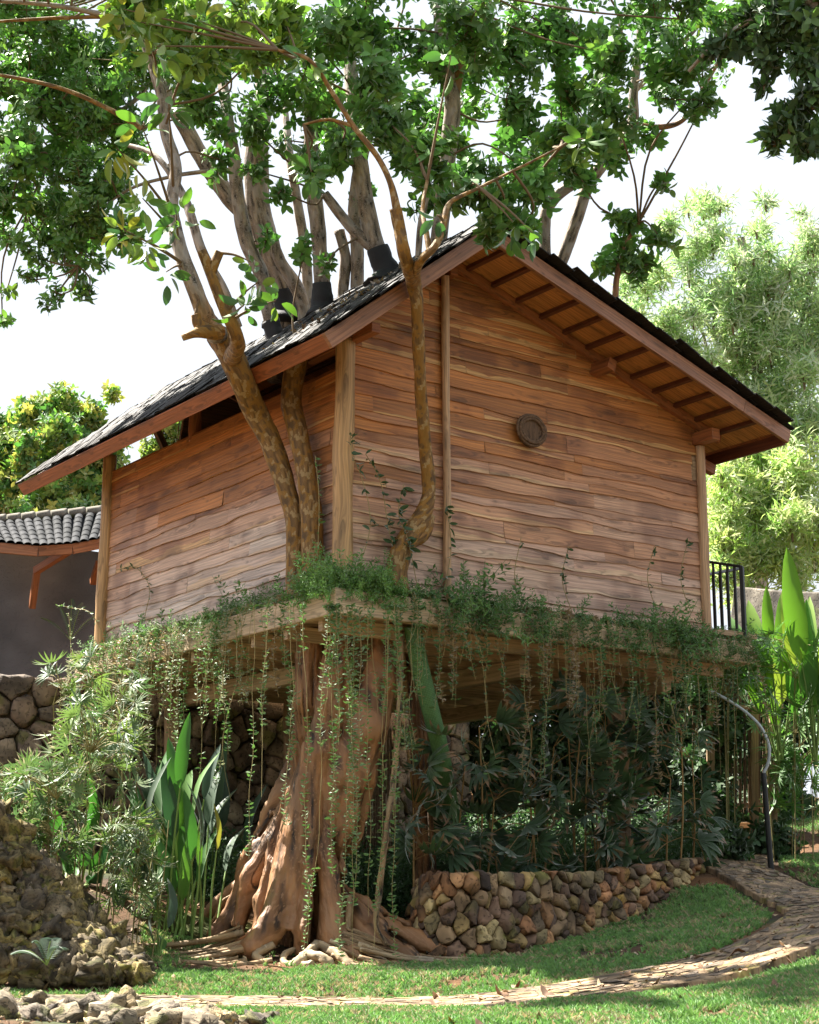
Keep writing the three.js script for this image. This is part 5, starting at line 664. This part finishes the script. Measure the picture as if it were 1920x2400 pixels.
  climber('dark vine with few leaves on the narrow gable post', [atB(935, 1250, 0.1), atB(950, 1150, 0.12), atB(940, 1060, 0.12)], 20); [[1090, 1130], [1190, 1150], [1370, 1150], [1440, 1140]].forEach(([x, y], i) => climber(['short vine shoot low on the gable planks with a nodding tip', 'bushy vine shoot low on the gable planks', 'thin vine shoot on the lower gable planks', 'vine shoots crowding the right gable post'][i], [atB(x + 15, 1290, 0.1), atB(x - 6, 1220, 0.12), atB(x + 8, y, 0.12)], [9, 22, 14, 26][i], cm, 0.7));
  climber('faded vine arching over the lower planks of the side wall', [atX(305, 1300, 0.3), atX(315, 1240, 0.31), atX(285, 1195, 0.31), atX(245, 1200, 0.31)], 30, leafM({ color: C(0.10, 0.15, 0.07) }), 0.6); climber('light vine shoot rising at the log stems by the side wall', [atX(668, 1200, 0.15), atX(672, 1050, 0.12), atX(664, 960, 0.1)], 20, leafM({ color: C(0.10, 0.22, 0.04) }), 0.6); climber('pale shoot leaning out past the far platform end', [atX(215, 1330, 0), atX(190, 1290, -0.1), atX(150, 1280, -0.2), atX(125, 1275, -0.3)], 26, leafM({ color: C(0.12, 0.24, 0.05) }), 0.6); climber('upright pale shoot past the far platform end', [atX(150, 1380, -0.1), atX(148, 1330, -0.1), atX(145, 1290, -0.1)], 18, leafM({ color: C(0.20, 0.26, 0.12) }), 0.5);
}
// ------------------------------------------------------------------ pipe, fence, railing, handrail
top('netted_pipe', tube([P(868, 1318, 15.75), P(884, 1400, 15.75), P(908, 1500, 15.8), P(930, 1590, 16), P(948, 1690, 16.5), P(966, 1800, 17)], [0.085, 0.085, 0.085, 0.08, 0.08, 0.08], 30, 18, 0.03), SM({ color: C(0.20, 0.29, 0.16), map: M.mesh, bumpMap: M.stoneBump, bumpScale: 0.01, roughness: 0.75 }), 'green pipe wrapped in fine green netting leaning under the platform', 'pipe');
{
  const o = thing('slat_fence', 'dark upright slat fence with rails in the shade behind the steps', 'fence', null, onGround(1730, 20.5)), rel = (p) => p.clone().sub(o.position);
  for (let i = 0; i < 19; i++) { const x = 1625 + i * 11; part('slat', beamGeo(rel(W(x, 1905, 20.6)), rel(W(x + rr(-2, 2), 1610 + rr(0, 26), 20.6)), 0.035, 0.02, hf), M.bamboo, o); }
  for (const y of [1660, 1890]) part('rail', beamGeo(rel(W(1615, y, 20.55)), rel(W(1835, y - 4, 20.55)), 0.05, 0.06), M.darkwood, o);
  for (const x of [1665, 1768, 1812]) part('fence_post', beamGeo(rel(W(x, 2010, 20.3)), rel(W(x, 1640, 20.4)), 0.09, 0.09, hf), M.darkwood, o);
  const s = thing('garden_steps', 'dark timber steps at the upper end of the path', 'steps', null, onGround(1720, 20.4)); for (let i = 0; i < 4; i++) part('tread', beamGeo(W(1650, 1990 - i * 26, 20.2 + i * 0.3).sub(s.position), W(1815, 1984 - i * 26, 20.4 + i * 0.3).sub(s.position), 0.3, 0.07), M.darkwood, s);
  const hr = [[1662, 1618, 18.9], [1705, 1640, 18.9], [1752, 1672, 18.9], [1786, 1708, 18.9], [1803, 1752, 18.9], [1800, 1790, 18.9], [1790, 1812, 18.9]].map((p) => W(...p)); const po = thing('handrail', 'curved pale blue grey pipe handrail beside the dark fence', 'handrail', null, hr[6].clone()); part('pipe', tube(hr.map((p) => p.clone().sub(hr[6])), hr.map(() => 0.018), 40, 8, 0), SM({ color: C(0.52, 0.60, 0.66), roughness: 0.35 }), po); part('post', tube([V(0, 0, 0), V(0.02, -0.5, 0), V(0.05, H(hr[6].x, hr[6].z) - hr[6].y - 0.05, 0)], [0.03, 0.03, 0.035], 8, 8, 0.02), M.metal, po);
  const r0 = W(1655, 1316, 18.8), r1 = W(1738, 1328, 18.4), r2 = W(1655, 1347, 19.9), dn = V(0, -0.78, 0), rl = thing('metal_railing', 'black metal balustrade with upright bars at the platform end', 'railing', null, r1.clone().add(dn)), rq = (p) => p.clone().sub(rl.position), bar = (a, b, w = 0.025) => part('bar', beamGeo(rq(a), rq(b), w, w, V(0.3, 0, 0.9), 0.003), M.metal, rl);
  part('top_rail', beamGeo(rq(r0), rq(r1), 0.04, 0.03), M.metal, rl); part('top_rail', beamGeo(rq(r2), rq(r1.clone().add(V(0, -0.02, 0))), 0.04, 0.03), M.metal, rl); part('bottom_rail', beamGeo(rq(r0.clone().add(dn)), rq(r1.clone().add(dn)), 0.04, 0.03), M.metal, rl);
  for (let i = 0; i <= 5; i++) { const p = r0.clone().lerp(r1, i / 5); bar(p, p.clone().add(dn), i === 5 ? 0.045 : 0.025); } for (let i = 1; i < 5; i++) { const p = r2.clone().lerp(r1, i / 5); bar(p, p.clone().add(dn)); }
  const dk = part('landing', boxUV(new THREE.BoxGeometry(0.62, 0.06, 0.9)), M.darkwood, rl); dk.position.copy(rq(r0.clone().lerp(r1, 0.5).add(dn).add(V(-0.1, -0.05, -0.2))));
  const gw = [W(1720, 1376, 24), W(1850, 1388, 23), W(2000, 1392, 22)]; const w = thing('garden_wall', 'weathered grey garden wall behind the broad leaved plants', 'wall', null, V(0, 0, 0)); for (let i = 0; i < 2; i++) part('wall_segment', beamGeo(gw[i].clone().add(V(0, -0.45, 0)), gw[i + 1].clone().add(V(0, -0.45, 0)), 0.2, 0.9, YAX, 0.03), SM({ color: C(0.30, 0.285, 0.265), map: M.stone, bumpMap: M.stoneBump, bumpScale: 0.02, roughness: 0.95 }), w);
  const bs = thing('bamboo_screen', 'dim bamboo cane screen in the shadow behind the trunk', 'screen', null, onGround(880, 19.6)); for (let i = 0; i < 16; i++) { const x = 826 + i * 7; part('bamboo_cane', tube([W(x, 2080, 19.6).sub(bs.position), W(x + rr(-2, 2), 1900, 19.6).sub(bs.position), W(x + rr(-2, 2), 1690 + rr(0, 20), 19.6).sub(bs.position)], [0.016, 0.016, 0.015], 8, 6, 0.06), M.bamboo, bs); }
}
// ------------------------------------------------------------------ trees and shrubs behind
function leafyThing(name, label, category, group, stems, clouds, geo, mat, tones, dens, sc = 1) {
  const base = stems[0][0].clone(), o = thing(name, label, category, group, base), L = [], K = [], tw = [];
  stems.forEach((s, i) => part(i ? 'limb' : 'trunk', tube(s.map((p) => p.clone().sub(base)), s.map((_, k) => (i ? 0.05 : 0.14) * (1 - 0.7 * k / s.length) * sc), 16, 8, 0.08), M.barkGrey, o));
  for (const [x, y, r, d] of clouds) { const c = P(x, y, d), rm = r * 1.11304 * d / FOC; for (let i = 0; i < r * r * dens; i++) { const v = V(gs(), gs(), gs()), p = c.clone().addScaledVector(v, rm * 0.8); L.push(xform(p.sub(base), v.clone().add(V(gs(), gs() * 0.6 - 0.1, gs())), rr(0, 6.3), rr(0.7, 1.25))); K.push(hueJ(pick(tones), 0.3)); } for (let i = 0; i < 5; i++) { const e = c.clone().add(V(gs(), gs(), gs()).multiplyScalar(rm)); tw.push(tube([c.clone().sub(base).add(V(0, -rm, 0)), c.clone().sub(base), e.sub(base)], [0.02, 0.014, 0.006], 6, 4, 0.05)); } }
  const cr = new THREE.Group(); cr.name = 'crown'; o.add(cr); copies('leaf_mass', geo, mat, L, cr, K); const t = part('twigs', merge(tw), M.twig, cr); t.userData.kind = 'stuff'; return o;
}
{
  const narrow = clumpGeo(8, 0.19, 0.036, 1.2, { n: 2, bend: 0.6 }), wide = clumpGeo(9, 0.14, 0.065, 1.05, { n: 3 }), soft = leafM({ transmission: 0.6, clearcoat: 0.12, clearcoatRoughness: 0.5 });
  const gT = (x, d) => onGround(x * 1.113, d, 1700);
  leafyThing('feathery_tree', 'tall pale feathery tree with narrow leaves behind the gable', 'tree', null, [[gT(1600, 30), P(1600, 1000, 30), P(1590, 700, 30), P(1560, 500, 30)], [P(1600, 900, 30), P(1680, 700, 30), P(1720, 560, 30)], [P(1600, 1000, 30), P(1520, 850, 30), P(1480, 700, 30)]],
    [[1480, 430, 36, 30], [1500, 500, 50, 30], [1450, 560, 50, 30], [1600, 480, 36, 30.5], [1700, 500, 40, 30], [1580, 590, 75, 30], [1680, 600, 60, 30], [1500, 640, 75, 30], [1620, 690, 90, 29.5], [1700, 740, 80, 30], [1540, 760, 70, 30], [1640, 830, 90, 29.5], [1710, 900, 70, 29], [1720, 640, 60, 31], [1400, 480, 22, 30], [1530, 870, 60, 30], ...Array.from({ length: 46 }, () => [rr(1450, 1740), rr(540, 960), rr(24, 50), rr(28.5, 31)]), ...Array.from({ length: 22 }, () => [rr(1400, 1740), rr(420, 580), rr(12, 30), rr(29, 31)]), ...Array.from({ length: 26 }, () => [rr(1310, 1480), rr(520, 760), rr(16, 36), rr(29, 31)])], narrow, soft, [[0.36, 0.54, 0.20], [0.48, 0.60, 0.26], [0.27, 0.46, 0.14], [0.58, 0.66, 0.46]], 0.036);
  leafyThing('feathery_tree', 'lower feathery tree with narrow leaves under the right eave beyond the railing', 'tree', null, [[gT(1580, 27), P(1560, 1150, 27), P(1540, 1000, 27)], [P(1570, 1150, 27), P(1640, 1050, 27), P(1690, 980, 27)]],
    [[1540, 1010, 55, 27], [1600, 950, 70, 27.5], [1680, 1000, 80, 27], [1560, 1080, 60, 27], [1640, 1090, 80, 27], [1710, 1110, 60, 26.5], [1530, 1150, 40, 26], [1590, 1170, 50, 26], [1660, 1190, 50, 26], [1510, 1080, 40, 27], ...Array.from({ length: 26 }, () => [rr(1500, 1740), rr(960, 1260), rr(30, 50), rr(25.5, 27.5)])], narrow, soft, [[0.30, 0.50, 0.10], [0.45, 0.58, 0.16], [0.55, 0.62, 0.30]], 0.042);
  leafyThing('bushy_tree', 'bright leafy tree rising behind the plastered hut', 'tree', null, [[gT(80, 28), P(90, 1100, 28), P(100, 950, 28), P(120, 850, 28)], [P(90, 1050, 28), P(30, 980, 28)], [P(95, 1000, 28), P(190, 930, 28)]],
    [[60, 870, 36, 28], [130, 850, 45, 28], [190, 880, 36, 28.3], [30, 960, 65, 28], [120, 950, 75, 28], [200, 960, 50, 28], [20, 1050, 65, 27.5], [110, 1050, 65, 27.5], [190, 1040, 50, 27.5], [-50, 980, 70, 28], [60, 1090, 45, 26.5], [150, 1090, 40, 26.5], [235, 830, 16, 28.5], [235, 1000, 40, 28], ...Array.from({ length: 24 }, () => [rr(-60, 240), rr(880, 1090), rr(24, 44), rr(26.5, 28.5)])], wide, soft, [[0.14, 0.32, 0.04], [0.28, 0.42, 0.06], [0.08, 0.22, 0.03], [0.45, 0.46, 0.08]], 0.07);
  leafyThing('bushy_tree', 'leafy tree seen through the gap under the side eave', 'tree', null, [[gT(420, 30), P(410, 1100, 30), P(400, 900, 30)]], [[390, 900, 45, 30], [345, 880, 36, 30], [440, 880, 36, 30], [400, 970, 45, 30], [330, 950, 36, 30]], wide, soft, [[0.20, 0.32, 0.04], [0.30, 0.36, 0.06]], 0.085);
  leafyThing('overhanging_tree', 'dark leaved tree reaching in over the lawn with a bare brown limb', 'tree', null, [[onGround(2350, 15.5), P(1990, 900, 15.5), P(1880, 200, 15.5), P(1740, 25, 15.5), P(1600, -40, 15.5)], [P(1760, 60, 15.5), P(1700, 40, 15.6), P(1620, 30, 15.8), P(1520, 80, 16), P(1450, 150, 16.2)], [P(1760, 80, 15.5), P(1720, 160, 15.6), P(1690, 260, 15.8)]],
    [[1690, 60, 50, 15.6], [1630, 60, 46, 15.8], [1580, 40, 40, 16], [1700, 130, 36, 15.6], [1620, 130, 22, 15.8], [1550, 90, 26, 16], [1650, 10, 50, 15.7], [1710, 200, 34, 15.6], [1660, 250, 36, 15.7], [1700, 290, 34, 15.7], [1630, 290, 22, 15.8], [1610, 180, 12, 15.8], [1500, 110, 18, 16.1], [1720, 0, 50, 15.6]], wide, M.leaf, [[0.035, 0.10, 0.02], [0.05, 0.15, 0.02], [0.09, 0.20, 0.03]], 0.03, 0.8);
  // unseen trees added only to keep low sky light from under the platform
  const at = (s, dd, h) => CAM.clone().addScaledVector(rgt, s).addScaledVector(hf, dd).setY(h);
  [[-2.5, -8.5], [1.5, -8], [5.5, -6.5], [9, -3], [11, 3], [12, 9]].forEach(([s, q], i) => { const g0 = at(s, q, -0.8), L = [], K = []; const o = thing('added_sky_block_tree', ['added sky blocking tree at the lower lawn edge nearest the rock bank', 'second added sky blocking tree from the rock bank along the lower lawn', 'third added sky blocking tree from the rock bank along the lower lawn', 'added sky blocking tree at the lower right lawn corner', 'added sky blocking tree on the right lawn side facing the planter wall', 'added sky blocking tree on the right lawn side facing the steps'][i], 'tree', 'added sky blocking trees round the lower lawn', g0); part('trunk', tube([V(0, 0, 0), V(0.1, 2, 0.1), V(0, 4.5, 0)], [0.2, 0.16, 0.1], 12, 10, 0.06), M.barkGrey, o); for (let k = 0; k < 620; k++) { const v = V(gs() * 1.9, 4.4 + gs() * 2.6, gs() * 1.9); L.push(xform(v, V(gs(), gs(), gs()), rr(0, 6.3), rr(2, 3))); K.push(hueJ([0.06, 0.16, 0.03])); } const cr = new THREE.Group(); cr.name = 'crown'; o.add(cr); copies('leaf_mass', wide, M.leafDull, L, cr, K); });
  // shrubs in shade behind and below the house; nearest pair added to block light
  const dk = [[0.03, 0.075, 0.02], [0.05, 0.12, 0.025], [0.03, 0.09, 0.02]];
  [[930, 24.5, 70], [1060, 24, 80], [1200, 24, 80], [1330, 24, 80], [1450, 23.5, 70], [1560, 23.5, 70], [1660, 24, 60], [820, 25, 70], [1500, 20.6, 50], [1590, 21.6, 50]].forEach(([x, d, r], i) => leafyThing('shrub', ['dark shrub behind the bamboo screen', 'dark shrub behind the green netted pipe', 'dark shrub behind the fan palm fronds', 'dark shrub behind the fan palms by the last stilt', 'dark shrub at the back corner of the platform', 'dark shrub behind the slat fence', 'dark shrub beside the slat fence under the broad leaved plants', 'dark shrub above the retaining wall end behind the trunk', 'dark shrub added to block light between the fan palms and the slat fence', 'dark shrub added to block light behind the slat fence and pressed against it'][i], 'shrub', 'shrubs behind the house', [[onGround(x * 1.113, d), P(x, 1620, d), P(x, 1500, d)]], [[x, 1440, r, d], [x + 20, 1530, r, d], [x - 20, 1620, r, d], [x, 1710, r, d - 0.5], [x + 30, 1780, r * 0.9, d - 1.5]], wide, M.leafDull, dk, 0.06));
}
// ------------------------------------------------------------------ lawn and litter
{
  const bl = []; for (let i = 0; i < 7; i++) { const a = i * 2.4, g = new THREE.BufferGeometry(), w = 0.0055, h = rr(0.03, 0.058), lx = Math.cos(a) * rr(0.01, 0.03), lz = Math.sin(a) * rr(0.01, 0.03), ox = gs() * 0.02, oz = gs() * 0.02; g.setAttribute('position', new THREE.Float32BufferAttribute([ox - w * Math.sin(a), 0, oz + w * Math.cos(a), ox + w * Math.sin(a), 0, oz - w * Math.cos(a), ox + lx * 0.5, h * 0.7, oz + lz * 0.5, ox + lx * 0.5, h * 0.7, oz + lz * 0.5, ox + w * Math.sin(a), 0, oz - w * Math.cos(a), ox + lx * 1.6, h, oz + lz * 1.6], 3)); g.computeVertexNormals(); bl.push(g); }
  const wallD = (x) => { const q = [[966, 15.45], [1010, 15], [1090, 14.95], [1250, 15.45], [1400, 16.2], [1540, 17], [1640, 17.7]]; let i = 0; while (i < 5 && x > q[i + 1][0]) i++; return lerp(q[i][1], q[i + 1][1], clamp((x - q[i][0]) / (q[i + 1][0] - q[i][0]))); }; const tuft = merge(bl), L = [], K = []; let tries = 0;
  while (L.length < 74000 && tries++ < 190000) {
    const wideArea = R() < 0.2, x = wideArea ? rr(-700, 2700) : rr(-20, 2020), d = wideArea ? rr(4.5, 11) : 7.6 + 15 * Math.pow(R(), 1.15), p = W(x, 2200, d); if (x < 330 && d > 13.2) continue; if (x < 640 && d < 9.6) continue; if (x > 940 && x < 1660 && d > wallD(x) - 0.05) continue; if (d > 15.4 && x <= 940) continue; if (d > 14.4 && x > 480 && x < 1100) { if (R() < 0.75) continue; }
    const [q] = nearPath(p.x, p.z); if (q < 0.13) continue; if (nz(p.x * 0.9, p.z * 0.9, 5) + 0.5 * nz(p.x * 3, p.z * 3, 8) < -0.17 + 0.22 * gs()) continue;
    p.y = H(p.x, p.z) - 0.004; L.push(xform(p, V(gs() * 0.25, 1, gs() * 0.25), rr(0, 6.3), rr(0.55, 1.15))); K.push(hueJ(R() < 0.22 + 0.5 * nz(p.x * 2, p.z * 2, 4) ? [0.40, 0.34, 0.17] : [0.16, 0.32, 0.07], 0.35));
  }
  const o = copies('grass', tuft, leafM({ clearcoat: 0.15, transmission: 0.45 }), L, scene, K); tag(o, 'short green lawn grass either side of the path', 'grass', null, 'stuff');
  { const fg = leafGeo(0.035, 0.018, { bend: 0.6, n: 2 }), FL = [], FK = []; for (let t = 0; FL.length < 3600 && t < 9000; t++) { const x = rr(-20, 1940), dd = 7.8 + 9.5 * R(), p = W(x, 2200, dd); if (x > 940 && x < 1660 && dd > wallD(x) - 0.1) continue; const [q, py] = nearPath(p.x, p.z); if (q < 0.1 && R() < 0.8) continue; p.y = (q < 0.1 ? py + 0.012 : H(p.x, p.z) + 0.014); FL.push(xform(p, V(gs(), gs() * 0.2, gs()), rr(0, 6.3), rr(0.5, 1.7))); FK.push(hueJ(pick([[0.26, 0.16, 0.08], [0.40, 0.31, 0.19], [0.18, 0.11, 0.06], [0.34, 0.25, 0.10]]))); } tag(copies('leaf_litter', fg, SM({ color: C(1, 1, 1), roughness: 0.9, side: THREE.DoubleSide }), FL, scene, FK), 'small crumbs of dry leaf litter strewn over the lawn', 'leaf litter', null, 'stuff'); }
  const fl = [0, 1, 2, 3].map((i) => leafGeo(0.13, 0.06, { bend: 0.25 + 0.2 * i, fold: 0.12 + 0.1 * i, n: 5, wave: 0.008 })), fm = [[0.22, 0.12, 0.06], [0.34, 0.24, 0.14], [0.16, 0.09, 0.05], [0.42, 0.32, 0.22], [0.45, 0.24, 0.04]].map((c) => SM({ color: C(...c), roughness: 0.75, side: THREE.DoubleSide }));
  for (let i = 0; i < 190; i++) {
    let x, d, lab, grp; const k = R(); if (k < 0.45) { x = rr(1000, 1920); d = rr(8.2, 13); lab = 'curled dry leaf lying on the lawn'; } else if (k < 0.6) { x = rr(0, 480); d = rr(12.8, 14.6); lab = 'curled dry leaf lying on the lawn'; } else if (k < 0.72) { x = rr(280, 520); d = rr(15, 16.5); lab = 'curled dry leaf on the shaded soil between roots and plants'; } else if (k < 0.85) { x = rr(1600, 1900); d = rr(21, 24); lab = 'dry leaf in the sunlit litter behind the slat fence'; } else { x = rr(1080, 1760); d = rr(13, 16); lab = 'curled dry leaf lying on the lawn'; }
    const p = W(x, 2200, d), [q, py] = nearPath(p.x, p.z); if (q < 0.12 && R() < 0.55) continue; if (q < 0.12) { lab = 'dry leaf fallen on the path stones'; p.y = py + 0.03; } else p.y = H(p.x, p.z) + 0.025;
    const m = top('fallen_leaf', pick(fl), R() < 0.06 ? fm[4] : fm[Math.floor(R() * 4)], lab, 'leaf', lab.replace('curled dry leaf', 'dry leaves').replace('dry leaf ', 'dry leaves ')); const yd = V(Math.cos(i), rr(-0.1, 0.15), Math.sin(i)).normalize(), zd = V(gs() * 0.35, R() < 0.5 ? 1 : -1, gs() * 0.35), xd = V().crossVectors(yd, zd).normalize(), fs = rr(0.6, 1.1); zd.crossVectors(xd, yd); p.y -= 0.012; m.applyMatrix4(new THREE.Matrix4().makeBasis(xd.multiplyScalar(fs), yd.multiplyScalar(fs), zd.multiplyScalar(fs)).setPosition(p));
  }
}
renderer.render(scene, camera);
